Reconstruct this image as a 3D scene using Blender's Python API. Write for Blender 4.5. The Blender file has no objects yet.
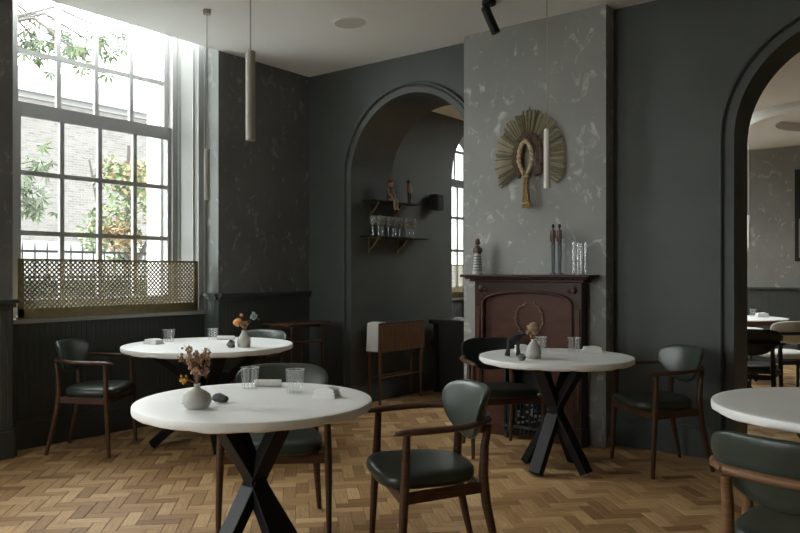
import bpy, bmesh, math, random
import numpy as np
from mathutils import Vector, Matrix
random.seed(7)
PI = math.pi
scene = bpy.context.scene
col = scene.collection

# ------------------------------------------------------------ camera
CAM = Vector((5.33, -5.43, 1.30)); FPX = 743.0; HY = 272.0
YAW = math.radians(37.5)
cd = bpy.data.cameras.new('camera'); cam = bpy.data.objects.new('camera', cd); col.objects.link(cam)
cam.location = CAM; cam.rotation_euler = (PI/2, 0, YAW)
cd.sensor_width = 36.0; cd.lens = FPX/800*36.0; cd.shift_y = (HY-266.5)/800
cd.clip_start = 0.05; cd.clip_end = 300
scene.camera = cam

# ------------------------------------------------------------ overcast sky
SKY = 15.5
w = bpy.data.worlds.new('overcast_sky'); scene.world = w; w.use_nodes = True
bg = w.node_tree.nodes['Background']; bg.inputs[0].default_value = (0.965, 1.0, 1.0, 1); bg.inputs[1].default_value = SKY
def portal(name, loc, sy, sz, rot=(0, -PI/2, 0)):
    # marks a window opening for the sky sampler; gives off no light of its own
    l = bpy.data.lights.new(name, 'AREA'); l.shape = 'RECTANGLE'; l.size = sz; l.size_y = sy
    l.cycles.is_portal = True
    o = bpy.data.objects.new(name, l); col.objects.link(o); o.location = loc; o.rotation_euler = rot
BAYS = [(-2.948, -1.15), (-6.30, -4.50), (2.15, 3.95), (4.15, 5.95), (-9.00, -7.20), (6.25, 8.05)]  # beyond the big and passage windows, bays are unseen, added for daylight
for (a, b) in BAYS:
    portal('window_portal', (-0.80, (a+b)/2, 2.48), 1.45, 3.1)
portal('window_portal', (2.35, 3.3, 3.62), 1.5, 1.5, (0, 0, 0))
for xx in (1.2,): portal('window_portal', (xx, -9.55, 2.0), 2.2, 1.6, (PI/2, 0, 0))
vs = scene.view_settings
vs.view_transform = 'Standard'; vs.look = 'None'; vs.exposure = 0.0; vs.gamma = 1.0; vs.use_curve_mapping = False

# ------------------------------------------------------------ pixel helpers (direction only; depth from what is touched)
FW = (-math.sin(YAW), math.cos(YAW)); RT = (math.cos(YAW), math.sin(YAW))
def ray(u, v):
    s = (u-400)/FPX
    return Vector((FW[0]+s*RT[0], FW[1]+s*RT[1], (HY-v)/FPX))
def PZ(u, v, z): d = ray(u, v); return CAM + d*((z-CAM.z)/d.z)
def PX(u, v, x): d = ray(u, v); return CAM + d*((x-CAM.x)/d.x)
def PY(u, v, y): d = ray(u, v); return CAM + d*((y-CAM.y)/d.y)
def PT(u, v, t): return CAM + ray(u, v)*t
def project(p):
    d = Vector(p)-CAM; t = d.x*FW[0]+d.y*FW[1]; s = d.x*RT[0]+d.y*RT[1]
    return 400+FPX*s/t, HY-FPX*d.z/t, t

# ------------------------------------------------------------ materials
MATS = {}
def new_mat(name):
    m = bpy.data.materials.new(name); m.use_nodes = True; MATS[name] = m
    return m, m.node_tree, m.node_tree.nodes['Principled BSDF']
def ND(nt, typ, **kw):
    n = nt.nodes.new(typ)
    for k, v in kw.items(): setattr(n, k, v)
    return n
def rgba(c): return (c[0], c[1], c[2], 1)
def mat(name, c, rough=0.6, metal=0.0, var=0.0, scale=8.0, bump=0.0, bscale=60.0, spec=0.5, stretch=None, c2=None, rvar=0.0):
    m, nt, b = new_mat(name)
    b.inputs['Roughness'].default_value = rough; b.inputs['Metallic'].default_value = metal
    b.inputs['Specular IOR Level'].default_value = spec
    b.inputs['Base Color'].default_value = rgba(c)
    tc = ND(nt, 'ShaderNodeTexCoord'); mp = ND(nt, 'ShaderNodeMapping')
    nt.links.new(tc.outputs['Object'], mp.inputs['Vector'])
    if stretch: mp.inputs['Scale'].default_value = stretch
    if var or c2:
        n = ND(nt, 'ShaderNodeTexNoise'); n.inputs['Scale'].default_value = scale; n.inputs['Detail'].default_value = 6
        nt.links.new(mp.outputs[0], n.inputs['Vector'])
        r = ND(nt, 'ShaderNodeValToRGB')
        ca = c2 if c2 else tuple(x*(1-var) for x in c); cb = c if c2 else tuple(min(1, x*(1+var)) for x in c)
        r.color_ramp.elements[0].position = 0.3; r.color_ramp.elements[1].position = 0.7
        r.color_ramp.elements[0].color = rgba(ca); r.color_ramp.elements[1].color = rgba(cb)
        nt.links.new(n.outputs['Fac'], r.inputs['Fac']); nt.links.new(r.outputs['Color'], b.inputs['Base Color'])
    if bump:
        n2 = ND(nt, 'ShaderNodeTexNoise'); n2.inputs['Scale'].default_value = bscale; n2.inputs['Detail'].default_value = 4
        nt.links.new(mp.outputs[0], n2.inputs['Vector'])
        bp = ND(nt, 'ShaderNodeBump'); bp.inputs['Strength'].default_value = bump; bp.inputs['Distance'].default_value = 0.004
        nt.links.new(n2.outputs['Fac'], bp.inputs['Height']); nt.links.new(bp.outputs[0], b.inputs['Normal'])
    return m
mat('paint_dark', (0.066, 0.075, 0.070), 0.55, var=0.10, scale=2.5, bump=0.10, bscale=90)
mat('paint_panel', (0.056, 0.066, 0.063), 0.50, var=0.08, scale=3)
mat('paint_ceiling', (0.86, 0.87, 0.86), 0.85, var=0.02, scale=1.5)
mat('paint_window', (0.31, 0.315, 0.305), 0.45, var=0.03, scale=4)
mat('paint_white', (0.60, 0.61, 0.59), 0.5)
def plaster(name, base, light, dark):
    m, nt, b = new_mat(name); b.inputs['Roughness'].default_value = 0.75
    tc = ND(nt, 'ShaderNodeTexCoord')
    n1 = ND(nt, 'ShaderNodeTexNoise'); n1.inputs['Scale'].default_value = 1.6; n1.inputs['Detail'].default_value = 7
    nt.links.new(tc.outputs['Object'], n1.inputs['Vector'])
    r1 = ND(nt, 'ShaderNodeValToRGB'); r1.color_ramp.elements[0].position = 0.35; r1.color_ramp.elements[1].position = 0.68
    r1.color_ramp.elements[0].color = rgba(dark); r1.color_ramp.elements[1].color = rgba(base)
    nt.links.new(n1.outputs['Fac'], r1.inputs['Fac'])
    mp = ND(nt, 'ShaderNodeMapping'); mp.inputs['Rotation'].default_value = (0.3, 0.5, 0.4); mp.inputs['Scale'].default_value = (1, 1, 0.7)
    nt.links.new(tc.outputs['Object'], mp.inputs['Vector'])
    n2 = ND(nt, 'ShaderNodeTexNoise'); n2.inputs['Scale'].default_value = 8.5; n2.inputs['Detail'].default_value = 5
    n2.inputs['Roughness'].default_value = 0.62; n2.inputs['Distortion'].default_value = 1.1
    nt.links.new(mp.outputs[0], n2.inputs['Vector'])
    r2 = ND(nt, 'ShaderNodeValToRGB'); r2.color_ramp.elements[0].position = 0.575; r2.color_ramp.elements[1].position = 0.62
    r2.color_ramp.elements[0].color = (0, 0, 0, 1); r2.color_ramp.elements[1].color = (1, 1, 1, 1)
    nt.links.new(n2.outputs['Fac'], r2.inputs['Fac'])
    n3 = ND(nt, 'ShaderNodeTexNoise'); n3.inputs['Scale'].default_value = 14; n3.inputs['Detail'].default_value = 3
    nt.links.new(tc.outputs['Object'], n3.inputs['Vector'])
    r3 = ND(nt, 'ShaderNodeMapRange'); r3.inputs[1].default_value = 0.4; r3.inputs[2].default_value = 0.65; r3.inputs[3].default_value = 0.10; r3.inputs[4].default_value = 0.80
    nt.links.new(n3.outputs['Fac'], r3.inputs[0])
    mu = ND(nt, 'ShaderNodeMath', operation='MULTIPLY'); nt.links.new(r2.outputs['Color'], mu.inputs[0]); nt.links.new(r3.outputs[0], mu.inputs[1])
    mx = ND(nt, 'ShaderNodeMixRGB'); nt.links.new(mu.outputs[0], mx.inputs['Fac']); nt.links.new(r1.outputs['Color'], mx.inputs['Color1'])
    mx.inputs['Color2'].default_value = rgba(light); nt.links.new(mx.outputs[0], b.inputs['Base Color'])
    bp = ND(nt, 'ShaderNodeBump'); bp.inputs['Strength'].default_value = 0.25; bp.inputs['Distance'].default_value = 0.006
    nt.links.new(n2.outputs['Fac'], bp.inputs['Height']); nt.links.new(bp.outputs[0], b.inputs['Normal'])
plaster('plaster', (0.30, 0.300, 0.287), (0.53, 0.525, 0.51), (0.235, 0.237, 0.228))
plaster('plaster_shaded', (0.155, 0.160, 0.156), (0.29, 0.29, 0.285), (0.115, 0.120, 0.118))  # same plaster, with the shade of grazing light put into its colour

def floor_mat():
    m, nt, b = new_mat('oak_block'); b.inputs['Roughness'].default_value = 0.50; b.inputs['Specular IOR Level'].default_value = 0.3
    at = ND(nt, 'ShaderNodeAttribute', attribute_name='tone')
    r = ND(nt, 'ShaderNodeValToRGB'); e = r.color_ramp.elements
    e[0].position = 0; e[0].color = (0.20, 0.098, 0.040, 1); e[1].position = 1; e[1].color = (0.78, 0.54, 0.28, 1)
    x = r.color_ramp.elements.new(0.45); x.color = (0.475, 0.285, 0.13, 1)
    nt.links.new(at.outputs['Fac'], r.inputs['Fac'])
    uv = ND(nt, 'ShaderNodeAttribute', attribute_name='grain')
    n = ND(nt, 'ShaderNodeTexNoise'); n.inputs['Scale'].default_value = 1.0; n.inputs['Detail'].default_value = 5
    nt.links.new(uv.outputs['Vector'], n.inputs['Vector'])
    mr = ND(nt, 'ShaderNodeMapRange'); mr.inputs[1].default_value = 0.3; mr.inputs[2].default_value = 0.7; mr.inputs[3].default_value = 0.70; mr.inputs[4].default_value = 1.12
    nt.links.new(n.outputs['Fac'], mr.inputs[0])
    mx = ND(nt, 'ShaderNodeMixRGB', blend_type='MULTIPLY'); mx.inputs['Fac'].default_value = 1
    nt.links.new(r.outputs['Color'], mx.inputs['Color1']); nt.links.new(mr.outputs[0], mx.inputs['Color2'])
    nt.links.new(mx.outputs[0], b.inputs['Base Color'])
floor_mat()
mat('floor_joint', (0.035, 0.022, 0.013), 0.8)

def wood(name, c, c2, rough=0.4, stretch=(3, 3, 30), scale=5):
    mat(name, c, rough, c2=c2, scale=scale, stretch=stretch, spec=0.3)
wood('walnut', (0.105, 0.052, 0.028), (0.055, 0.027, 0.015), 0.38)
wood('walnut_lit', (0.235, 0.125, 0.062), (0.14, 0.07, 0.034), 0.42)  # lit copy of walnut: light on the chair frame put into colour
wood('mahogany', (0.046, 0.015, 0.008), (0.024, 0.008, 0.005), 0.33, (8, 8, 2), 3)
wood('mahogany_panel', (0.080, 0.027, 0.014), (0.052, 0.017, 0.009), 0.38, (2, 2, 8), 3)
wood('teak', (0.19, 0.095, 0.047), (0.10, 0.050, 0.026), 0.45, (30, 30, 2), 3)
mat('leather_green', (0.037, 0.048, 0.039), 0.34, var=0.12, scale=12, bump=0.12, bscale=220)
mat('leather_black', (0.014, 0.016, 0.015), 0.42, var=0.1, scale=12, bump=0.12, bscale=220)
mat('leather_lit', (0.75, 0.75, 0.71), 0.5, var=0.06, scale=10)  # light falling on the far chair put into its leather colour
mat('table_white', (0.86, 0.865, 0.86), 0.5, var=0.025, scale=5, bump=0.05, bscale=40)
mat('table_rim', (0.74, 0.73, 0.70), 0.6, var=0.06, scale=14, bump=0.25, bscale=40)
mat('black_metal', (0.006, 0.006, 0.007), 0.5, spec=0.3)
mat('black_soft', (0.018, 0.018, 0.018), 0.7)
mat('brass', (0.25, 0.20, 0.105), 0.42, metal=0.75, var=0.12, scale=20)
mat('brass_dark', (0.20, 0.15, 0.075), 0.4, metal=0.8)
mat('pendant_grey', (0.40, 0.385, 0.35), 0.45, var=0.05, scale=6)
mat('pendant_white', (0.72, 0.71, 0.68), 0.45)
mat('cord_grey', (0.35, 0.34, 0.32), 0.6)
mat('speaker_grille', (0.60, 0.59, 0.56), 0.8, bump=0.3, bscale=400)
mat('ceramic', (0.50, 0.49, 0.46), 0.62, var=0.10, scale=22, bump=0.2, bscale=60)
mat('stone_grey', (0.16, 0.155, 0.15), 0.7, var=0.5, scale=30)
mat('stone_dark', (0.05, 0.047, 0.044), 0.7, var=0.3, scale=30)
mat('linen', (0.78, 0.775, 0.75), 0.9, bump=0.35, bscale=300)
mat('stem_brown', (0.24, 0.14, 0.09), 0.8)
mat('bloom_rust', (0.47, 0.28, 0.19), 0.85, var=0.25, scale=60)
mat('bloom_orange', (0.66, 0.30, 0.10), 0.8, var=0.15, scale=60)
mat('bloom_yellow', (0.70, 0.38, 0.05), 0.8)
mat('bloom_grey', (0.34, 0.38, 0.38), 0.8)
mat('bloom_tan', (0.33, 0.22, 0.13), 0.85, var=0.2, scale=80)
mat('straw', (0.27, 0.245, 0.155), 0.8, c2=(0.15, 0.135, 0.085), scale=9, stretch=(6, 6, 6))
mat('straw_pale', (0.36, 0.33, 0.22), 0.8, var=0.2, scale=9)
mat('straw_dim', (0.13, 0.115, 0.07), 0.8, var=0.2, scale=9)
mat('straw_light', (0.50, 0.40, 0.25), 0.75, var=0.2, scale=50)
mat('straw_brown', (0.085, 0.050, 0.032), 0.85, var=0.3, scale=60)
mat('straw_gold', (0.36, 0.23, 0.10), 0.75, var=0.25, scale=60)
mat('figure_wood', (0.095, 0.048, 0.036), 0.55, var=0.3, scale=25)
mat('figure_red', (0.20, 0.035, 0.025), 0.55)
mat('figure_tan', (0.40, 0.24, 0.15), 0.6)
mat('figure_white', (0.55, 0.56, 0.55), 0.5)
mat('figure_slate', (0.10, 0.12, 0.13), 0.5)
mat('iron', (0.016, 0.016, 0.017), 0.55, bump=0.2, bscale=60)
mat('silver_leaf', (0.15, 0.125, 0.10), 0.5, metal=0.3)
mat('stucco', (0.12, 0.12, 0.116), 0.85, var=0.05, scale=2)
mat('foliage_dark', (0.032, 0.040, 0.028), 0.7, c2=(0.018, 0.024, 0.016), scale=4)
mat('leaf_green', (0.062, 0.088, 0.034), 0.6, var=0.2, scale=3)
mat('leaf_grey', (0.095, 0.115, 0.078), 0.6, var=0.2, scale=3)
mat('leaf_orange', (0.15, 0.075, 0.030), 0.65, c2=(0.075, 0.078, 0.034), scale=2.2)
mat('bark', (0.04, 0.033, 0.028), 0.9)
mat('pavement', (0.42, 0.42, 0.40), 0.9, var=0.1, scale=1.5)
mat('roof_slate', (0.12, 0.12, 0.125), 0.8)
mat('paper', (0.5, 0.5, 0.48), 0.8)
def brick_mat():
    m, nt, b = new_mat('brick_far'); b.inputs['Roughness'].default_value = 0.9
    tc = ND(nt, 'ShaderNodeTexCoord'); sp = ND(nt, 'ShaderNodeSeparateXYZ'); cb = ND(nt, 'ShaderNodeCombineXYZ')
    nt.links.new(tc.outputs['Object'], sp.inputs[0]); nt.links.new(sp.outputs['Y'], cb.inputs['X']); nt.links.new(sp.outputs['Z'], cb.inputs['Y'])
    br = ND(nt, 'ShaderNodeTexBrick'); br.inputs['Scale'].default_value = 1.0
    br.inputs['Brick Width'].default_value = 0.225; br.inputs['Row Height'].default_value = 0.078; br.inputs['Mortar Size'].default_value = 0.008
    br.inputs['Color1'].default_value = (0.080, 0.074, 0.069, 1); br.inputs['Color2'].default_value = (0.050, 0.047, 0.045, 1); br.inputs['Mortar'].default_value = (0.090, 0.088, 0.084, 1)
    nt.links.new(cb.outputs[0], br.inputs['Vector']); nt.links.new(br.outputs['Color'], b.inputs['Base Color'])
brick_mat()
def glass_mat(name, tint, gloss, haze, ribs=0):
    m = bpy.data.materials.new(name); m.use_nodes = True; MATS[name] = m
    nt = m.node_tree; nt.nodes.clear()
    o = ND(nt, 'ShaderNodeOutputMaterial'); t = ND(nt, 'ShaderNodeBsdfTransparent'); g = ND(nt, 'ShaderNodeBsdfGlossy'); d = ND(nt, 'ShaderNodeBsdfDiffuse')
    t.inputs[0].default_value = rgba(tint); g.inputs['Roughness'].default_value = 0.18; d.inputs[0].default_value = (.9, .9, .9, 1)
    m1 = ND(nt, 'ShaderNodeMixShader'); m1.inputs[0].default_value = gloss; nt.links.new(t.outputs[0], m1.inputs[1]); nt.links.new(g.outputs[0], m1.inputs[2])
    m2 = ND(nt, 'ShaderNodeMixShader'); m2.inputs[0].default_value = haze; nt.links.new(m1.outputs[0], m2.inputs[1]); nt.links.new(d.outputs[0], m2.inputs[2]); nt.links.new(m2.outputs[0], o.inputs[0])
    if ribs:  # whitish stripes paint the highlights of the ribs into the glass
        tc = ND(nt, 'ShaderNodeTexCoord'); gr = ND(nt, 'ShaderNodeTexGradient', gradient_type='RADIAL'); nt.links.new(tc.outputs['Object'], gr.inputs[0])
        a = ND(nt, 'ShaderNodeMath', operation='MULTIPLY'); a.inputs[1].default_value = ribs*2*PI; nt.links.new(gr.outputs['Fac'], a.inputs[0])
        b = ND(nt, 'ShaderNodeMath', operation='SINE'); nt.links.new(a.outputs[0], b.inputs[0])
        r = ND(nt, 'ShaderNodeMapRange'); r.inputs[1].default_value = 0.0; r.inputs[2].default_value = 1.0; r.inputs[3].default_value = 0.015; r.inputs[4].default_value = 0.16
        nt.links.new(b.outputs[0], r.inputs[0]); nt.links.new(r.outputs[0], m2.inputs[0])
glass_mat('glass_rim_glint', (0.95, 0.96, 0.95), .15, .45); glass_mat('glass_ribbed', (0.985, 0.99, 0.985), .06, .04, 12)
glass_mat('glass_pane', (0.97, 0.985, 0.975), .03, 0.0); glass_mat('glass_cup', (0.985, 0.99, 0.985), .12, .075); glass_mat('glass_stem', (0.985, 0.99, 0.985), .09, .07)
def M(n): return MATS[n]

# ------------------------------------------------------------ mesh builder
class MB:
    def __init__(s): s.v = []; s.f = []; s.mi = []; s.cur = 0
    def add(s, vs, fs):
        k = len(s.v); s.v += [tuple(x) for x in vs]
        for f in fs: s.f.append(tuple(i+k for i in f)); s.mi.append(s.cur)
        return s
    def box(s, x0, x1, y0, y1, z0, z1):
        return s.add([(x0,y0,z0),(x1,y0,z0),(x1,y1,z0),(x0,y1,z0),(x0,y0,z1),(x1,y0,z1),(x1,y1,z1),(x0,y1,z1)],
                     [(0,3,2,1),(4,5,6,7),(0,1,5,4),(1,2,6,5),(2,3,7,6),(3,0,4,7)])
    def bar(s, a, b, wx, wy, up=(0,0,1), taper=1.0):
        """rectangular bar from a to b; wx across (perp. to up), wy along up"""
        a = Vector(a); b = Vector(b); d = (b-a).normalized(); u = Vector(up)
        if abs(d.dot(u)) > 0.98: u = Vector((1,0,0))
        sx = d.cross(u).normalized(); sy = sx.cross(d).normalized(); vs = []
        for p, k in ((a, 1.0), (b, taper)):
            for i, j in ((-1,-1),(1,-1),(1,1),(-1,1)): vs.append(p + sx*(i*wx*k/2) + sy*(j*wy*k/2))
        return s.add(vs, [(0,1,2,3),(7,6,5,4),(0,4,5,1),(1,5,6,2),(2,6,7,3),(3,7,4,0)])
    def tube(s, pts, rad, n=10, cap=True, flat=(1, 1), up=(0,0,1)):
        pts = [Vector(p) for p in pts]; m = len(pts)
        if not hasattr(rad, '__len__'): rad = [rad]*m
        rings = []; u = Vector(up)
        if any(abs((pts[i+1]-pts[i]).normalized().dot(u)) > 0.9 for i in range(m-1)): u = Vector((0, 1, 0)) if abs(u.z) > .5 else Vector((0, 0, 1))
        for i, p in enumerate(pts):
            d = (pts[min(i+1, m-1)]-pts[max(i-1, 0)]).normalized()
            uu = u if abs(d.dot(u)) < 0.98 else Vector((1, 0, 0))
            sx = d.cross(uu).normalized(); sy = sx.cross(d).normalized()
            rings.append([p + sx*(math.cos(2*PI*k/n)*rad[i]*flat[0]) + sy*(math.sin(2*PI*k/n)*rad[i]*flat[1]) for k in range(n)])
        return s.loft(rings, cap)
    def loft(s, rings, cap=True, close=True):
        n = len(rings[0]); vs = [p for r in rings for p in r]; fs = []
        for i in range(len(rings)-1):
            for k in range(n if close else n-1):
                a = i*n+k; b = i*n+(k+1) % n; fs.append((a, b, b+n, a+n))
        if cap: fs.append(tuple(reversed(range(n)))); fs.append(tuple(range((len(rings)-1)*n, len(rings)*n)))
        return s.add(vs, fs)
    def lathe(s, prof, c=(0,0,0), n=24, cap=True, ribs=0, ribamp=0.0):
        rings = []
        for r, z in prof:
            rings.append([(c[0]+r*(1+(ribamp*math.cos(ribs*2*PI*k/n) if ribs else 0))*math.cos(2*PI*k/n), c[1]+r*(1+(ribamp*math.cos(ribs*2*PI*k/n) if ribs else 0))*math.sin(2*PI*k/n), c[2]+z) for k in range(n)])
        return s.loft(rings, cap)
    def blob(s, c, r, n=8, m=6, jit=0.0, rot=0.0, rnd=random):
        c = Vector(c); rings = []; cr, sr = math.cos(rot), math.sin(rot)
        for i in range(m+1):
            th = -PI/2 + PI*(0.06+0.88*i/m); ring = []
            for k in range(n):
                ph = 2*PI*k/n; j = 1+rnd.uniform(-jit, jit)
                x = math.cos(th)*math.cos(ph)*r[0]*j; y = math.cos(th)*math.sin(ph)*r[1]*j
                ring.append(c+Vector((x*cr-y*sr, x*sr+y*cr, math.sin(th)*r[2]*j)))
            rings.append(ring)
        return s.loft(rings)
    def build(s, name, m, parent=None, smooth=None, bevel=0.0):
        me = bpy.data.meshes.new(name); me.from_pydata(s.v, [], s.f)
        ms = m if isinstance(m, (list, tuple)) else [m]
        for x in ms: me.materials.append(M(x))
        if len(ms) > 1: me.polygons.foreach_set('material_index', s.mi)
        me.update()
        bm = bmesh.new(); bm.from_mesh(me)
        bmesh.ops.recalc_face_normals(bm, faces=bm.faces)
        if bevel: bmesh.ops.bevel(bm, geom=[e for e in bm.edges if len(e.link_faces) == 2 and e.calc_face_angle(0) > 0.6], offset=bevel, segments=2, affect='EDGES', profile=0.6, clamp_overlap=True)
        bm.to_mesh(me); bm.free()
        if smooth:
            me.polygons.foreach_set('use_smooth', [True]*len(me.polygons)); me.set_sharp_from_angle(angle=math.radians(smooth))
        o = bpy.data.objects.new(name, me); col.objects.link(o)
        if parent: o.parent = parent
        return o
def tag(o, label=None, cat=None, group=None, kind=None):
    if label: o['label'] = label
    if cat: o['category'] = cat
    if group: o['group'] = group
    if kind: o['kind'] = kind
    return o
def empty(name, loc=(0,0,0), rz=0.0):
    o = bpy.data.objects.new(name, None); col.objects.link(o); o.location = loc; o.rotation_euler = (0,0,rz); o.empty_display_size = 0.1
    return o
def copy_tree(o, parent=None):
    c = o.copy(); col.objects.link(c)
    if parent: c.parent = parent
    for ch in list(o.children): copy_tree(ch, c)
    return c
def S(o, label=None): return tag(o, label, kind='structure')

# ============================================================ STRUCTURE
CEIL = 3.28; CEIL2 = 3.09; DADO = 1.08; XR = 8.5; YF = -9.3; YB = 6.35; XS = 0.575; TH = 0.62; THR = 0.37
FWS = ((0.4, 2.0),); XRB = 6.8;  # front wall gets an unseen window added to brighten the room
AX1, AR1, AZ1 = 1.28, 0.705, 2.225       # arch beside the chimney breast
AX2, AR2, AZ2 = 4.785, 0.735, 2.215      # arch at the right
def arch_wall(mb, x0, x1, zt, y0, y1, cx, R, zc, n=40, swap=False):
    def q(pts):   # pts (a, z, b)
        mb.add([((b, a, z) if swap else (a, b, z)) for a, z, b in pts], [(0,1,2,3)])
    for b in (y0, y1):
        q([(x0,0,b),(cx-R,0,b),(cx-R,zt,b),(x0,zt,b)]); q([(cx+R,0,b),(x1,0,b),(x1,zt,b),(cx+R,zt,b)])
    arc = [(cx-R*math.cos(PI*i/n), zc+R*math.sin(PI*i/n)) for i in range(n+1)]
    for (a0, z0), (a1, z1) in zip(arc[:-1], arc[1:]):
        for b in (y0, y1): q([(a0,z0,b),(a1,z1,b),(a1,zt,b),(a0,zt,b)])
    for b in (y0, y1):
        q([(cx-R,0,b),(cx-R,zc,b),(cx-R,zc,b),(cx-R,zt,b)])
    path = [(cx-R, 0.0)]+arc+[(cx+R, 0.0)]
    for (a0, z0), (a1, z1) in zip(path[:-1], path[1:]): q([(a0,z0,y0),(a1,z1,y0),(a1,z1,y1),(a0,z0,y1)])
    for a in (x0, x1): q([(a,0,y0),(a,0,y1),(a,zt,y1),(a,zt,y0)])
    q([(x0,zt,y0),(x1,zt,y0),(x1,zt,y1),(x0,zt,y1)])
mb = MB()
arch_wall(mb, 0.0, 2.6, 3.5, 0.0, TH, AX1, AR1, AZ1)
arch_wall(mb, 2.6, 6.2, 3.5, 0.0, THR, AX2, AR2, AZ2)
mb.box(6.2, XR+.2, 0.0, THR, 0, 3.5)
wb = S(mb.build('wall_back', 'paint_dark', smooth=20), 'dark grey green wall with two arches behind the tables')
def arch_trim(name, cx, R, zc, y, label):
    prof = [(0.0, 0.0), (0.0, 0.012), (0.052, 0.012), (0.056, 0.004), (0.066, 0.002), (0.072, 0.016), (0.078, 0.028), (0.086, 0.030), (0.094, 0.024), (0.098, 0.0)]
    path = [(-1, 0.0), (-1, zc*0.5), (-1, zc)] ; n = 40; rings = []
    def ring(ca, sa, zb): return [(cx+(R+d)*ca, y-e, zb+(R+d)*sa) for d, e in prof]
    rings.append(ring(-1, 0, 0.0)); rings.append(ring(-1, 0, zc))
    for i in range(1, n): a = PI-PI*i/n; rings.append(ring(math.cos(a), math.sin(a), zc))
    rings.append(ring(1, 0, zc)); rings.append(ring(1, 0, 0.0))
    m = MB(); m.loft(rings, cap=False, close=False)
    return S(m.build(name, 'paint_dark', smooth=35), label)
arch_trim('trim_1', AX1, AR1, AZ1, 0.0, 'dark painted moulding around arch beside the chimney breast')
arch_trim('trim_2', AX2, AR2, AZ2, 0.0, 'dark painted moulding around arch at the right edge')

# chimney breast, with the hole of the firebox
CX0, CX1, CY = 1.956, 3.196, -0.15
FB0, FB1, FBZ = 2.41, 2.78, 0.60
mb = MB(); mb.box(CX0, FB0, CY, 0.0, 0, 3.4); mb.box(FB1, CX1, CY, 0.0, 0, 3.4); mb.box(FB0, FB1, CY, 0.0, FBZ, 3.4)
S(mb.build('wall_chimney', 'plaster'), 'mottled grey plaster chimney breast above the fireplace')

# left wall: plaster piers above the dado, panelled below, deep window bays
XO = -0.75; XREC = -0.20
piers = [(-9.5, BAYS[4][0]), (BAYS[4][1], BAYS[1][0]), (BAYS[1][1], BAYS[0][0]), (BAYS[0][1], 0.0)]
mb = MB()
for a, b in piers: mb.box(XO, 0.0, a, b, 0.0, 4.15)
for a, b in BAYS[:2]+BAYS[4:5]:
    mb.box(XO, 0.0, a, b, 4.05, 4.15)                  # head of the bay
    mb.box(XO+.02, XREC, a, b, 0.0, 0.92)              # wall under the window
    mb.box(XO+.02, XREC-.03, a, a+.10, 0.92, 4.05); mb.box(XO+.02, XREC-.03, b-.10, b, 0.92, 4.05); mb.box(XO+.02, -.53, a, a+.2, .92, 4.05); mb.box(XO+.02, -.53, b-.2, b, .92, 4.05)
wl = S(mb.build('wall_left', 'plaster_shaded'), 'grey mottled plaster wall with the deep sash window bay')
# panelling below the dado
def beads(mb, p0, p1, z0, z1, nrm, proud=0.005, pitch=0.040):
    p0 = Vector(p0); p1 = Vector(p1); L = (p1-p0).length; d = (p1-p0)/L; n = max(1, int(L/pitch)); w = L/n; nv = Vector(nrm)
    prof = [(0.0, 0.4), (0.12, 1.0), (0.88, 1.0), (1.0, 0.4)]
    pts = []
    for i in range(n):
        for a, h in prof: pts.append(p0 + d*((i+a)*w) + nv*(proud*h))
    lo = [(p.x, p.y, z0) for p in pts]; hi = [(p.x, p.y, z1) for p in pts]; k = len(pts)
    mb.add(lo+hi, [(i, i+1, k+i+1, k+i) for i in range(k-1)])
def rail(mb, p0, p1, z0, z1, nrm, depth):
    p0 = Vector(p0); p1 = Vector(p1); nv = Vector(nrm)*depth
    q = [p0, p1, p1+nv, p0+nv]
    mb.add([(p.x, p.y, z0) for p in q]+[(p.x, p.y, z1) for p in q], [(0,3,2,1),(4,5,6,7),(0,1,5,4),(1,2,6,5),(2,3,7,6),(3,0,4,7)])
def panel_run(p0, p1, nrm, ztop, cap=True, idx=[0]):
    idx[0] += 1
    m = MB(); beads(m, p0, p1, 0.20, ztop, nrm)
    o = m.build('trim_%d' % (10+idx[0]), 'paint_panel'); S(o, 'dark grooved boarding below the dado')
    m = MB(); rail(m, p0, p1, 0.0, 0.19, nrm, 0.032); rail(m, p0, p1, 0.19, 0.215, nrm, 0.024)
    b = m.build('baseboard_%d' % idx[0], 'paint_panel', bevel=0.004); S(b, 'dark painted skirting board under the grooved boarding')
    if cap:
        m = MB(); rail(m, p0, p1, ztop, ztop+.028, nrm, 0.045); rail(m, p0, p1, ztop-.03, ztop, nrm, 0.028)
        c = m.build('trim_%d' % (40+idx[0]), 'paint_panel', bevel=0.004); S(c, 'dark dado rail along the panelled wall')
by0, by1 = BAYS[0]
panel_run((0, BAYS[1][1], 0), (0, by0, 0), (1, 0, 0), DADO)            # pier left of the window
panel_run((0, by0, 0), (XREC, by0, 0), (0, 1, 0), DADO)
panel_run((XREC, by0, 0), (XREC, by1, 0), (1, 0, 0), 0.925, cap=False)  # below the window
panel_run((XREC, by1, 0), (0, by1, 0), (0, -1, 0), DADO)
panel_run((0, by1, 0), (0, 0.0, 0), (1, 0, 0), DADO)

# skirtings of the back wall
def skirt(name, p0, p1, nrm, label):
    m = MB(); rail(m, p0, p1, 0.0, 0.19, nrm, 0.022); rail(m, p0, p1, 0.19, 0.215, nrm, 0.014)
    S(m.build(name, 'paint_panel', bevel=0.004), label)
skirt('baseboard_back_left', (0.03, 0, 0), (AX1-AR1-.1, 0, 0), (0, -1, 0), 'dark skirting in the corner left of the arch')
skirt('baseboard_back_right', (CX1, 0, 0), (AX2-AR2-.1, 0, 0), (0, -1, 0), 'dark skirting between chimney breast and right arch')
skirt('baseboard_passage', (XS, 0.0, 0), (XS, 1.75, 0), (1, 0, 0), 'dark skirting along the passage wall under the shelves')
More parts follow.
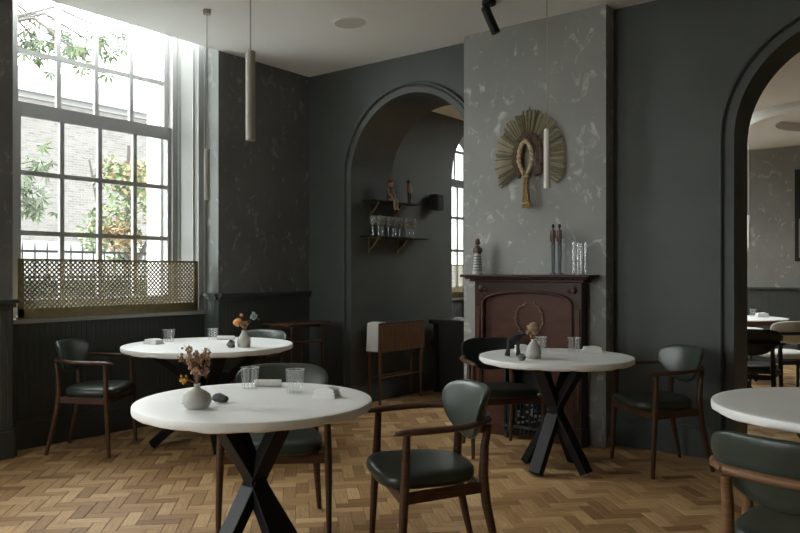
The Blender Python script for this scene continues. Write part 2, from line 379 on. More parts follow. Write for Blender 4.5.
# other walls and the ceilings
mb = MB(); mb.box(XR, XR+.2, YF, 0.1, 0, 3.5); S(mb.build('wall_right', 'paint_dark'), 'dark wall closing the room on the right')
mb = MB(); e = [XO]+[q for ab in FWS for q in ab]+[XR+.2]
for k in range(0, len(e), 2): mb.box(e[k], e[k+1], YF-.2, YF, 0, 4.1)
for a, b in FWS: mb.box(a, b, YF-.2, YF, 0, .9); mb.box(a, b, YF-.2, YF, 3.1, 4.1)
S(mb.build('wall_front', 'paint_dark'), 'dark wall behind the viewer')
mb = MB(); mb.box(0.0, XR+.2, YF-.2, 0.0, CEIL, CEIL+.2); S(mb.build('ceiling', 'paint_ceiling'), 'plain off white ceiling of the dining room')
RL = (1.6, 3.1, 2.55, 4.05)     # unseen rooflight added to brighten the passage wall
mb = MB()
for q in ((0.0, RL[0], .3, 8.5), (RL[1], XRB+.2, .3, 8.5), (RL[0], RL[1], .3, RL[2]), (RL[0], RL[1], RL[3], 8.5)): mb.box(*q, CEIL2, CEIL2+.4)
S(mb.build('ceiling_back_room', 'paint_ceiling'), 'off white ceiling of the room beyond the arches')
root = S(empty('window_5'), 'square rooflight added out of view to light the far room')
m = MB(); m.box(RL[0], RL[0]+.06, RL[2], RL[3], 3.46, 3.52); m.box(RL[1]-.06, RL[1], RL[2], RL[3], 3.46, 3.52); m.box(RL[0], RL[1], RL[2], RL[2]+.06, 3.46, 3.52); m.box(RL[0], RL[1], RL[3]-.06, RL[3], 3.46, 3.52); m.build('window_frame', 'paint_window', root)
m = MB(); m.box(RL[0]+.06, RL[1]-.06, RL[2]+.06, RL[3]-.06, 3.49, 3.495); m.build('pane', 'glass_pane', root)
# room beyond
mb = MB(); mb.box(XRB, XRB+.2, THR, YB+.2, 0, 3.5); S(mb.build('wall_right_back_room', 'paint_dark'), 'dark right wall of the far room')
mb = MB()
arch_wall(mb, TH, 3.95, 3.5, 0.0, XS, 2.45, 0.70, 2.37, swap=True)
S(mb.build('wall_passage', 'paint_dark', smooth=20), 'dark passage wall carrying the glass shelves')
mb = MB()
for a, b in ((0.0, BAYS[2][0]), (BAYS[2][1], BAYS[3][0]), (BAYS[3][1], BAYS[5][0]), (BAYS[5][1], 8.5)): mb.box(XO, 0.0, a, b, 0, 4.15)
for a, b in BAYS[2:4]+BAYS[5:]:
    mb.box(XO, 0.0, a, b, 4.05, 4.15); mb.box(XO+.02, XREC, a, b, 0, 0.92)
    mb.box(XO+.02, XREC-.03, a, a+.10, 0.92, 4.05); mb.box(XO+.02, XREC-.03, b-.10, b, 0.92, 4.05); mb.box(XO+.02, -.53, a, a+.2, .92, 4.05); mb.box(XO+.02, -.53, b-.2, b, .92, 4.05)
    mb.box(0.0, 0.3, a, b, 3.4, 4.15)
S(mb.build('wall_left_back_room', 'plaster_shaded'), 'outer wall of the room beyond the arches')
mb = MB(); mb.box(1.9, XRB+.2, YB, YB+.2, 0, 3.5); mb.box(XO, 1.9, 8.3, 8.5, 0, 3.5); mb.box(1.9, 2.1, YB+.2, 8.5, 0, 3.5)
S(mb.build('wall_far', 'plaster'), 'mottled grey plaster wall of the far room')
mb = MB(); beads(mb, (2.2, YB, 0), (6.5, YB, 0), 0.0, DADO-.02, (0, -1, 0), pitch=0.09); S(mb.build('trim_60', 'paint_panel'), 'dark grooved boarding low on the far room wall')
mb = MB(); rail(mb, (2.2, YB, 0), (6.5, YB, 0), DADO-.03, DADO, (0, -1, 0), 0.04); S(mb.build('trim_61', 'paint_panel'), 'dado rail of the far room wall')
# round plaster ring on the far ceiling
def ring_mesh(mb, c, r0, r1, z0, z1, n=64):
    prof = [(r0, z1), (r0, z0), (r1-.03, z0), (r1, z0+.03), (r1, z1)]
    rings = [[(c[0]+r*math.cos(2*PI*k/n), c[1]+r*math.sin(2*PI*k/n), z) for r, z in prof] for k in range(n+1)]
    mb.loft(rings, cap=False, close=False)
mb = MB(); ring_mesh(mb, (4.15, 4.15), .62, .92, CEIL2-.10, CEIL2+.01); S(mb.build('trim_62', 'paint_ceiling', smooth=30), 'round white plaster ring on the far room ceiling')

# ------------------------------------------------------------ floor of herringbone blocks
mb = MB(); mb.box(-0.62, XR+.1, YF, .3, -0.06, -0.006); mb.box(-.2, XRB+.1, .3, YB, -0.06, -0.006); mb.box(-.2, 2.0, YB, 8.4, -0.06, -0.006)
fl = S(mb.build('floor', 'floor_joint'), 'honey brown herringbone block parquet floor')
BW = 0.074; BN = 3; BL = BW*BN; GAP = 0.0011
rnd = random.Random(11)
def block_geo(l, w):
    c = 0.0016; x, y = l/2-GAP, w/2-GAP
    return [(-x,-y,-.006),(x,-y,-.006),(x,y,-.006),(-x,y,-.006),(-x,-y,-c),(x,-y,-c),(x,y,-c),(-x,y,-c),(-x+c,-y+c,0),(x-c,-y+c,0),(x-c,y-c,0),(-x+c,y-c,0)], \
        [(0,1,5,4),(1,2,6,5),(2,3,7,6),(3,0,4,7),(4,5,9,8),(5,6,10,9),(6,7,11,10),(7,4,8,11),(8,9,10,11)]
BV, BF = block_geo(BL, BW)
def tone():
    t = rnd.gauss(0.45, 0.17)
    if rnd.random() < 0.10: t += 0.25
    return min(1, max(0, t))
blocks = []
a45 = math.radians(45); ux, uy = math.cos(a45), math.sin(a45)
N = 215
for i in range(-N, N):
    for j in range(-N, N):
        d = (i-j) % (2*BN)
        if d == 0: ca, cb, rot = (i+BN/2)*BW, (j+.5)*BW, 0
        elif d == 2*BN-1: ca, cb, rot = (i+.5)*BW, (j+BN/2)*BW, 1
        else: continue
        X = 3.5 + ca*ux - cb*uy; Y = -2.5 + ca*uy + cb*ux
        if not (-0.66 < X < XR+.05 and YF < Y < 8.3): continue
        if X < -0.05 and not (by0-.05 < Y < by1+.05 or BAYS[1][0] < Y < BAYS[1][1] or BAYS[4][0] < Y < BAYS[4][1]): continue
        if Y > 0.1 and not (0.55 if Y < 3.95 else 0) < X < (XRB if Y < YB else 1.9): continue
        blocks.append((X, Y, a45 + (PI/2 if rot else 0), tone()))
def hidden(X, Y):
    p = Vector((X, Y, 0)); d = p-CAM
    for cx, cy, r in ((2.90, -3.30, 0.57), (4.93, -1.90, 0.57), (0.86, -1.93, .65), (3.229, -1.053, .53)):
        h = CAM + d*((CAM.z-0.73)/CAM.z)
        if (h.x-cx)**2+(h.y-cy)**2 < r*r: return True
    for cx, cy in ((3.40, -2.83), (2.52, -2.82), (4.92, -2.70)):
        h = CAM + d*((CAM.z-0.44)/CAM.z)
        if (h.x-cx)**2+(h.y-cy)**2 < 0.06: return True
    return False
cand = []
for k, (X, Y, r, t) in enumerate(blocks):
    dd = (X-CAM.x)*FW[0]+(Y-CAM.y)*FW[1]
    if dd < 1.5: continue
    u, v, tt = project((X, Y, 0))
    if -3 < u < 803 and v < 536 and not hidden(X, Y): cand.append((tt, k))
cand.sort(); near = set(k for _, k in cand[:300])
NV = 24; variants = []
def set_attrs(me, tones, offs):
    at = me.attributes.new('tone', 'FLOAT', 'POINT'); at.data.foreach_set('value', tones)
    gr = me.attributes.new('grain', 'FLOAT_VECTOR', 'POINT'); gr.data.foreach_set('vector', offs)
def grain(vs, ox, oy): return [c for (x, y, z) in vs for c in (x*9+ox, y*110+oy, ox)]
for k in range(NV):
    me = bpy.data.meshes.new('floor_block'); me.from_pydata(BV, [], BF); me.materials.append(M('oak_block'))
    t = min(1, max(0, 0.12+0.76*k/(NV-1))); set_attrs(me, [t]*len(BV), grain(BV, rnd.uniform(0, 50), rnd.uniform(0, 50))); me.update(); variants.append((t, me))
sv, sf, stn, sgr = [], [], [], []
for k, (X, Y, r, t) in enumerate(blocks):
    if k in near:
        me = min(variants, key=lambda q: abs(q[0]-t))[1]
        o = bpy.data.objects.new('floor_block', me); col.objects.link(o); o.parent = fl; o.location = (X, Y, 0); o.rotation_euler = (0, 0, r)
    else:
        c, s_ = math.cos(r), math.sin(r); b0 = len(sv)
        sv += [(X+x*c-y*s_, Y+x*s_+y*c, z) for x, y, z in BV]; sf += [tuple(q+b0 for q in f) for f in BF]
        stn += [t]*len(BV); sgr += grain(BV, rnd.uniform(0, 50), rnd.uniform(0, 50))
me = bpy.data.meshes.new('floor_blocks_further'); me.from_pydata(sv, [], sf); me.materials.append(M('oak_block')); set_attrs(me, stn, sgr); me.update()
o = bpy.data.objects.new('floor_blocks_further', me); col.objects.link(o); o.parent = fl; o['kind'] = 'stuff'

# ------------------------------------------------------------ sash windows
def sash_window(n, a, b, label):
    """bay from y=a to y=b; glass in the middle, four panes wide"""
    root = S(empty('window_%d' % n, (0, 0, 0)), label)
    c = (a+b)/2; g0, g1 = c-0.65, c+0.65
    m = MB()   # fixed box frame
    m.box(-.53, -.39, g0-.105, g0-.045, .95, 4.05); m.box(-.53, -.39, g1+.045, g1+.105, .95, 4.05); m.box(-.53, -.39, g0-.1, g1+.1, 3.96, 4.05)
    m.box(-.39, -.375, g0-.085, g0-.035, .97, 4.0); m.box(-.39, -.375, g1+.035, g1+.085, .97, 4.0)
    m.build('window_frame', 'paint_window', root)
    for s, e, q in ((-1, g0-.085, a), (1, g1+.085, b)):   # splayed shutter panel and architrave
        m = MB(); e2 = q-s*.080; dx = .185
        m.add([(-.385, e, .96), (-.385, e, 4.05), (-.385+dx, e2, 4.05), (-.385+dx, e2, .96), (-.385, e+s*.02, .96), (-.385, e+s*.02, 4.05), (-.385+dx-.02, e2+s*.02, 4.05), (-.385+dx-.02, e2+s*.02, .96)],
              [(0,1,2,3),(4,5,6,7),(0,3,7,4),(1,2,6,5),(2,3,7,6),(0,1,5,4)])
        for f in (.16, .84):   # raised stiles of the shutter
            x_, y_ = -.385+dx*f, e+(e2-e)*f
            m.tube([(x_, y_-s*.004, .97), (x_, y_-s*.004, 4.04)], .009, 6)
        m.build('shutter_panel', 'paint_window', root)
        m = MB(); y0, y1 = sorted((e2+s*.003, q-s*.003))
        m.box(-.225, -.182, y0, y1, .955, 4.04); m.box(-.225, -.168, (y0 if s < 0 else y1-.016), (y0+.016 if s < 0 else y1), .955, 4.04)
        m.build('architrave', 'paint_window', root, bevel=.003)
    # sashes: lower one on the inside
    MU = .036
    def sash(x, z0, z1, rows, top, bot, name):
        m = MB(); st = .05
        m.box(x-.02, x+.02, g0-st, g0, z0, z1); m.box(x-.02, x+.02, g1, g1+st, z0, z1)
        m.box(x-.02, x+.02, g0, g1, z0, z0+bot); m.box(x-.02, x+.02, g0, g1, z1-top, z1)
        o = m.build(name, 'paint_window', root, bevel=.004)
        w = (g1-g0)/4
        for k in (1, 2, 3):
            m = MB(); m.box(x-.016, x+.016, g0+w*k-MU/2, g0+w*k+MU/2, z0+bot, z1-top); m.build('glazing_bar', 'paint_window', o)
        zs = [z0+bot]+rows+[z1-top]
        for z in rows:
            m = MB(); m.box(x-.015, x+.015, g0, g1, z-MU/2, z+MU/2); m.build('glazing_bar', 'paint_window', o)
        for k in range(4):
            for q in range(len(zs)-1):
                m = MB(); m.add([(x, g0+w*k, zs[q]), (x, g0+w*(k+1), zs[q]), (x, g0+w*(k+1), zs[q+1]), (x, g0+w*k, zs[q+1])], [(0,1,2,3)]); m.build('pane', 'glass_pane', o)
    sash(-.42, .99, 2.60, [1.60, 2.06], .11, .10, 'lower_sash')
    sash(-.47, 2.53, 3.98, [3.005, 3.50], .06, .06, 'upper_sash')
    m = MB(); m.box(-.42, -.150, a+.005, b-.005, .922, .953); m.build('window_board', 'paint_window', root, bevel=.005)
    m = MB(); m.box(-.90, -.44, a+.18, b-.18, .90, .965); m.build('outer_sill', 'paint_white', root)
    m = MB(); m.box(-.745, -.54, g1+.02, g1+.055, .966, 4.05); m.build('outer_reveal', 'paint_white', root)
    m = MB(); m.box(-.745, -.54, g0-.055, g0-.02, .966, 4.05); m.build('outer_reveal', 'paint_white', root)
    return root
for n, ((a, b), lab) in enumerate(zip(BAYS, ['tall white painted sash window with sixteen or more panes behind the brass screen', 'second sash window, added out of view nearer the viewer', 'bright sash window of the passage beyond the arch', 'sash window added out of view to light the far room', 'third sash window, added out of view nearer the viewer', 'last added sash window, out of view in the far room'])):
    sash_window(n+1 if n < 4 else n+6, a, b, lab)

def added_window(n, a, b, c, axis, label):
    """plain four light sash in a wall; axis 'x': runs along x at y=c, axis 'y': runs along y at x=c"""
    root = S(empty('window_%d' % n), label)
    def bx(m, p0, p1, q0, q1, z0, z1):
        if axis == 'x': m.box(p0, p1, q0, q1, z0, z1)
        else: m.box(q0, q1, p0, p1, z0, z1)
    m = MB()
    for p0, p1, z0, z1 in ((a, a+.06, .9, 3.1), (b-.06, b, .9, 3.1), (a, b, .9, .97), (a, b, 3.03, 3.1), (a, b, 1.97, 2.03)): bx(m, p0, p1, c-.04, c+.04, z0, z1)
    m.build('window_frame', 'paint_window', root)
    for z0, z1 in ((.97, 1.97), (2.03, 3.03)):
        m = MB(); bx(m, a+.06, b-.06, c-.002, c+.002, z0, z1); m.build('pane', 'glass_pane', root)
        for k in (1, 2, 3):
            x = a+(b-a)*k/4; m = MB(); bx(m, x-.011, x+.011, c-.015, c+.015, z0, z1); m.build('glazing_bar', 'paint_window', root)
for n, (a, b) in enumerate(FWS): added_window(8+n, a, b, YF-.1, 'x', 'window added behind the viewer to brighten the room')
def brass_screen(a, b, x, label):
    root = empty('brass_screen', (x, (a+b)/2, .953)); tag(root, label, 'screen')
    z0, z1 = .955, 1.398; fl_ = 0.045
    def L(m): m.v = [(p[0]-x, p[1]-(a+b)/2, p[2]-.953) for p in m.v]; return m
    m = MB(); m.box(x-.004, x+.004, a, b, z1-.012, z1); m.box(x-.003, x+.003, a, a+fl_, z0, z1); m.box(x-.003, x+.003, b-fl_, b, z0, z1); m.box(x-.003, x+.003, a, b, z0, z0+.075)
    m.box(x-.03, x+.006, a, b, z0-.001, z0+.012)
    L(m).build('sheet_border', 'brass', root)
    m = MB(); y0, y1, q0, q1 = a+fl_, b-fl_, z0+.07, z1-.01; pitch = .037; H = q1-q0
    def seg(p, q, sgn):
        d = Vector((0, q[0]-p[0], q[1]-p[1]))
        if d.length < .004: return
        d.normalize(); nn = Vector((0, -d.z, d.y))*.0058; ex = Vector((.0018, 0, 0)); xo = x+sgn*.0004
        P0 = Vector((xo, p[0], p[1])); P1 = Vector((xo, q[0], q[1]))
        m.add([P0-nn+ex, P1-nn+ex, P1+nn+ex, P0+nn+ex, P0-nn-ex, P1-nn-ex, P1+nn-ex, P0+nn-ex], [(0,1,2,3),(7,6,5,4),(0,4,5,1),(3,2,6,7)])
    k = y0-H
    while k < y1:
        ya, yb = max(k, y0), min(k+H, y1)
        if yb > ya: seg((ya, q0+(ya-k)), (yb, q0+(yb-k)), 1)
        ya, yb = max(k, y0), min(k+H, y1)
        if yb > ya: seg((ya, q1-(ya-k)), (yb, q1-(yb-k)), -1)
        k += pitch
    L(m).build('lattice', 'brass', root)
    return root
brass_screen(-2.835, -1.245, -.165, 'low brass lattice screen standing on the window board of the big window')
brass_screen(BAYS[2][0]+.09, BAYS[2][1]-.09, -.165, 'low brass lattice screen in the window seen through the arch')

# ============================================================ OUTSIDE
mb = MB(); mb.box(-70, -.75, -50, 60, -.5, -.35); mb.box(-1.0, 40, -50, -9.5, -.5, -.35); mb.box(8.8, 40, -9.5, 60, -.5, -.35); mb.box(-.75, 8.8, 8.6, 60, -.5, -.35); S(mb.build('ground_outside', 'pavement'), 'pale pavement outside the window')
def brick_house():
    root = empty('brick_house', (-17, 8, -.35)); tag(root, 'grey brown brick house with slate roof across the street', 'building')
    m = MB(); m.box(-6, 0, -17, 1.5, 2.6, 7.0); m.build('brick_wall', 'brick_far', root)
    m = MB(); m.box(-6, .05, -17, 1.55, 0, 2.6); m.build('stucco_base', 'stucco', root)
    m = MB(); m.add([(.3, -17, 7.0), (.3, 1.8, 7.0), (-3, 1.8, 8.6), (-3, -17, 8.6), (-6.2, -17, 7.0), (-6.2, 1.8, 7.0)], [(0,1,2,3),(3,2,5,4),(0,3,4),(1,5,2),(0,4,5,1)]); m.build('roof', 'roof_slate', root)
    m = MB(); m.box(0, .06, -17, 1.5, 6.85, 7.02); m.build('cornice', 'stucco', root)
    for y in (-15.5, -12.8, -10.1):
        m = MB(); m.box(-.02, .03, y, y+1.0, 3.6, 5.4); w_ = m.build('window', 'paint_white', root)
        m = MB(); m.box(.02, .04, y+.08, y+.92, 3.7, 5.3); m.build('pane', 'black_soft', w_)
brick_house()
def white_house():
    root = empty('pale_house', (-24, 22, -.35)); tag(root, 'pale rendered house far along the street', 'building')
    m = MB(); m.box(-6, 0, -9, 14, 0, 8.5); m.build('wall', 'paint_white', root)
    for y in range(-8, 13, 3):
        for z in (1.2, 4.6):
            m = MB(); m.box(-.02, .04, y, y+1.1, z, z+2.0); m.build('window', 'roof_slate', root)
white_house()
def leaf_shape(kind, s, rr):
    """palmate leaf of separate leaflets, in local xy plane, slightly drooping"""
    m = MB(); n = 6 if kind == 'palmate' else 1
    for k in range(n):
        a = -1.9+3.8*k/(n-1) if n > 1 else 0; L = s*(1-.18*abs(a)/1.9)*rr.uniform(.9, 1.05); w = L*.16
        d = (math.cos(a), math.sin(a)); p = (-d[1], d[0])
        m.add([(0,0,0), (d[0]*L*.5+p[0]*w, d[1]*L*.5+p[1]*w, -.06*L), (d[0]*L, d[1]*L, -.35*L), (d[0]*L*.5-p[0]*w, d[1]*L*.5-p[1]*w, -.06*L)], [(0,1,2),(0,2,3)])
    return m
def palmate_tree():
    rr = random.Random(5)
    base = PT(-40, 380, 7.2); base.z = -.35
    root = empty('chestnut_tree', base); tag(root, 'green tree with drooping palmate leaves hanging close outside the upper panes', 'tree')
    B = Vector(base)
    top = PT(-30, 30, 8.3)-B
    m = MB(); m.tube([(0,0,0), (.1, .05, 2.2), top], [.16, .13, .06], 8)
    m.build('trunk', 'bark', root, smooth=40)
    tips = []
    for (u, v) in ((40, 38), (62, 48), (80, 62), (110, 62), (130, 50), (30, 60), (95, 75), (52, 66)):
        e = PT(u, v-8, 9.0+rr.uniform(-.4, .5))-B; mid = (top+e)/2+Vector((0, 0, .35))
        m = MB(); m.tube([top, mid, e], [.03, .02, .008], 5); m.build('branch', 'bark', root); tips.append((mid, e))
    for (u, v) in ((36, 168), (30, 200), (44, 220)):
        e = PT(u, v-8, 9.0+rr.uniform(-.4, .5))-B; mid = (Vector((.1, .05, 2.2))+e)/2+Vector((0, 0, .2))
        m = MB(); m.tube([(.1, .05, 2.2), mid, e], [.03, .02, .008], 5); m.build('branch', 'bark', root); tips.append((mid, e))
    meshes = []
    for k in range(4):
        for mt in ('leaf_green', 'leaf_grey'):
            o = leaf_shape('palmate', .15, rr).build('leaf', mt); meshes.append(o.data); bpy.data.objects.remove(o)
    for mid, e in tips:
        for k in range(15):
            f = rr.uniform(.55, 1.05); p = mid.lerp(e, f)+Vector((rr.gauss(0, .10), rr.gauss(0, .11), rr.gauss(-.02, .09)))
            o = bpy.data.objects.new('leaf', rr.choice(meshes)); col.objects.link(o); o.parent = root; o.location = p
            o.rotation_euler = (rr.uniform(-1.2, 1.2), rr.uniform(.2, 1.3), rr.uniform(0, 6.28)); s = rr.uniform(.7, 1.15); o.scale = (s, s, s)
palmate_tree()
def small_leaf_cloud(m, c, r, n, s, rr):
    for k in range(n):
        d = Vector((rr.gauss(0, 1), rr.gauss(0, 1), rr.gauss(0, 1))).normalized()*(rr.random()**.45)
        p = Vector(c)+Vector((d.x*r[0], d.y*r[1], d.z*r[2])); a = Vector((rr.gauss(0,1), rr.gauss(0,1), rr.gauss(0,1))).normalized(); b = a.orthogonal().normalized(); q = s*rr.uniform(.6, 1.3)
        m.add([p-a*q, p+b*q*.5, p+a*q, p-b*q*.5], [(0,1,2,3)])
def autumn_tree():
    rr = random.Random(9); base = PT(126, 330, 15.0); base.z = -.35
    root = empty('autumn_tree', base); tag(root, 'tree with orange and green autumn leaves before the brick house', 'tree')
    m = MB(); m.tube([(0,0,0), (.05,.03,1.6), (-.1,.1,3.2), (.1, 0, 4.2)], [.11, .09, .06, .03], 8); m.tube([(.05,.03,1.5), (.5,.3,2.5), (.8,.6,3.6)], [.06,.04,.02], 6); m.tube([(.05,.03,1.7), (-.4,-.3,2.6), (-.5,-.5,3.9)], [.05,.035,.02], 6)
    m.build('trunk', 'bark', root, smooth=40)
    m = MB()
    for k in range(18): small_leaf_cloud(m, (rr.uniform(-.55, .9), rr.uniform(-.5, .9), rr.uniform(2.0, 4.1)), (.42, .42, .36), 70, .06, rr)
    m.build('foliage', 'leaf_orange', root)['kind'] = 'stuff'
    m = MB()
    for k in range(16): small_leaf_cloud(m, (rr.uniform(-.55, .9), rr.uniform(-.5, .9), rr.uniform(1.9, 4.0)), (.40, .40, .36), 110, .06, rr)
    m.build('green_foliage', 'leaf_green', root)['kind'] = 'stuff'
autumn_tree()
def hedge():
    rr = random.Random(3); c = PT(90, 280, 10.0)
    root = empty('hedge', (c.x, c.y, -.35)); tag(root, 'clipped dark green hedge outside behind the brass screen', 'hedge')
    m = MB(); m.box(-.4, .35, -4.5, 5.5, 0, 1.55); m.build('hedge_core', 'foliage_dark', root)
    m = MB()
    for k in range(150): small_leaf_cloud(m, (rr.uniform(-.4, .4), -4.5+10*k/150, rr.uniform(.2, 1.62)), (.2, .2, .16), 22, .05, rr)
    m.build('hedge_leaves', 'foliage_dark', root)['kind'] = 'stuff'
hedge()
def railings():
    c = PT(90, 262, 12.0); root = empty('street_railings', (c.x, c.y, -.35)); tag(root, 'black iron street railings beyond the hedge', 'railings')
    for z in (1.55, 1.95):
        m = MB(); m.box(-.02, .02, -4.5, 6.0, z, z+.035); m.build('rail', 'black_metal', root)
    m0 = None
    for k in range(56):
        if m0 is None:
            m = MB(); m.tube([(0,0,0), (0,0,2.02), (0,0,2.12)], [.011, .011, .002], 6); o = m.build('railing_bar', 'black_metal', root); m0 = o.data
        else: o = bpy.data.objects.new('railing_bar', m0); col.objects.link(o); o.parent = root
        o.location = (0, -4.5+k*.19, 0)
railings()

# ============================================================ FURNITURE
# ---- armchair (faces local +x)
def chair_parts(root, leather, frame):
    for s in (-1, 1):
        m = MB(); m.tube([(.186, s*.268, 0), (.172, s*.264, .30), (.163, s*.260, .45), (.155, s*.256, .645)], [.0125, .0185, .020, .0155], 10); m.build('leg', frame, root, smooth=40)
        m = MB(); m.tube([(-.290, s*.190, 0), (-.250, s*.182, .16), (-.215, s*.176, .32), (-.203, s*.172, .44), (-.210, s*.168, .56), (-.228, s*.166, .655)], [.0125, .017, .021, .022, .019, .016], 10); m.build('leg', frame, root, smooth=40)
        # arm: flattened, tapering to a rounded tip in front
        m = MB(); P = [(.212, s*.258), (.202, s*.258), (.16, s*.260), (.10, s*.268), (0, s*.270), (-.09, s*.260), (-.165, s*.226), (-.222, s*.170)]
        m.tube([(x, y, 0.650+.0035*i) for i, (x, y) in enumerate(P)], [.006, .016, .023, .025, .024, .022, .021, .021], 12, flat=(1.0, .58)); m.build('armrest', frame, root, smooth=50)
        m = MB(); m.bar((.168, s*.258, .392), (-.205, s*.172, .392), .020, .046); m.build('seat_rail', frame, root, bevel=.004)
    m = MB(); m.tube([(-.222, -.170, .6745), (-.240, -.12, .676), (-.252, -.06, .677), (-.256, 0, .677), (-.252, .06, .677), (-.240, .12, .676), (-.222, .170, .6745)], .021, 12, flat=(.85, .75)); m.build('back_rail', frame, root, smooth=50)
    m = MB(); m.bar((.168, -.250, .388), (.168, .250, .388), .020, .046); m.build('seat_rail', frame, root, bevel=.004)
    m = MB(); m.bar((-.203, -.17, .380), (-.203, .17, .380), .020, .044); m.build('seat_rail', frame, root, bevel=.004)
    # seat pad
    n = 40; out = []
    for k in range(n):
        a = 2*PI*k/n; ca, sa = math.cos(a), math.sin(a); e = .62
        x = math.copysign(abs(ca)**e, ca); y = math.copysign(abs(sa)**e, sa)
        out.append((.026+.222*x, (.226+.026*x)*y))
    rings = []
    for sc, z in ((.86, .414), (.95, .418), (.995, .434), (1.0, .448), (.985, .463), (.94, .473), (.80, .479), (.5, .481), (.15, .480)):
        rings.append([(x*sc+.015*(1-sc), y*sc, z) for x, y in out])
    m = MB(); m.loft(rings); m.build('seat', leather, root, smooth=60)
    # backrest pad: wide rounded top tapering to a narrow rounded foot, bent around the sitter
    n = 44; out = []
    for k in range(n):
        a = 2*PI*k/n; ca, sa = math.cos(a), math.sin(a)
        if sa >= 0: y = math.copysign(abs(ca)**.55, ca)*.245; z = .720+.084*sa**.62
        else: y = math.copysign(abs(ca)**.95, ca)*.245*(1-.18*abs(sa)); z = .720-.155*abs(sa)**.85
        out.append((y, z))
    rings = []
    for sc, off in ((.12, .018), (.5, .019), (.82, .017), (.94, .012), (.99, .005), (1.0, -.003), (.98, -.011), (.92, -.017), (.7, -.020), (.3, -.021)):
        r_ = []
        for y, z in out:
            yy = y*sc; zz = .69+(z-.69)*sc; r_.append((-.212-.30*(zz-.64)+1.35*yy*yy+off, yy, zz))
        rings.append(r_)
    m = MB(); m.loft(rings); m.build('backrest', leather, root, smooth=60)
def make_chair(loc, deg, label, leather='leather_green', frame='walnut', proto={}):
    key = (leather, frame)
    if key not in proto:
        root = empty('armchair'); chair_parts(root, leather, frame); proto[key] = root
    else:
        root = copy_tree(proto[key])
    root.location = (loc[0], loc[1], 0); root.rotation_euler = (0, 0, math.radians(deg)); tag(root, label, 'chair', 'upholstered armchairs')
    return root
make_chair((3.435, -2.775), -128, 'green leather armchair in the middle of the floor, turned away from the fireplace')
make_chair((2.53, -2.80), -50, 'armchair tucked behind the nearest round table, its back rising over the tabletop')
make_chair((0.24, -2.45), 38, 'armchair with its back to the big window and the brass screen')
make_chair((0.55, -1.25), -80, 'armchair on the far side of the table under the window', leather='leather_green')
make_chair((2.62, -0.70), -40, 'black leather armchair at the left of the table before the fireplace', leather='leather_black', frame='walnut')
make_chair((3.67, -0.45), -131, 'dark armchair against the wall between fireplace and right arch')
make_chair((4.92, -2.74), 80, 'armchair seen from behind at the cropped table on the right', frame='walnut_lit')

# ---- round tables
def round_table(c, R, rt, rb, ang, label, bw=.085, bt=.05):
    root = empty('round_table', (c[0], c[1], 0)); tag(root, label, 'table', 'round white dining tables')
    rr = random.Random(int(R*1000)); n = 96; ph = [rr.uniform(0, 6.28) for _ in range(6)]
    def jit(k, amp): a = 2*PI*k/n; return amp*(math.sin(5*a+ph[0])+math.sin(11*a+ph[1])+math.sin(17*a+ph[2])+.8*math.sin(29*a+ph[3]))*.3
    prof = [(R-.05, .710, .010, .004), (R-.018, .709, .007, .005), (R-.003, .716, .004, .004), (R, .727, .001, .0), (R, .742, .0, 0), (R-.003, .748, 0, 0), (R-.009, .75, 0, 0), (R-.05, .75, 0, 0)]
    rings = [[((r+jit(k, j))*math.cos(2*PI*k/n), (r+jit(k, j))*math.sin(2*PI*k/n), z+jit(k+7, jz)) for k in range(n)] for r, z, j, jz in prof]
    m = MB(); m.loft(rings); m.build('tabletop', 'table_white', root, smooth=45)
    m = MB()
    m.lathe([(rt*.9, .690), (rt*.9, .709)], n=24); m.build('top_plate', 'black_metal', root)
    for k in range(4):
        a = math.radians(ang+90*k); d = Vector((math.cos(a), math.sin(a), 0)); m = MB()
        s = .004*k
        m.bar(d*rt+Vector((0, 0, .692)), d*(-rb)+Vector((0, 0, .018)), bw, bt, up=d); 
        m.build('leg', 'black_metal', root, bevel=.004)
    return root
T1 = PZ(255, 399.3, .75); T2 = Vector((.72, -1.82, .75)); T3 = Vector((3.170, -0.935, .75)); T4 = Vector((4.93, -1.90, .75))
round_table(T1, .505, .19, .25, 37.5+49, 'nearest round white table, with bulbous vase and two tumblers')
round_table(T2, .635, .41, .42, 37.5+25, 'large round white table under the window')
round_table(T3, .50, .18, .23, 37.5+45, 'round white table in front of the fireplace')
round_table(T4, .515, .22, .26, 37.5+30, 'round table cut off by the right edge, with nothing on it')

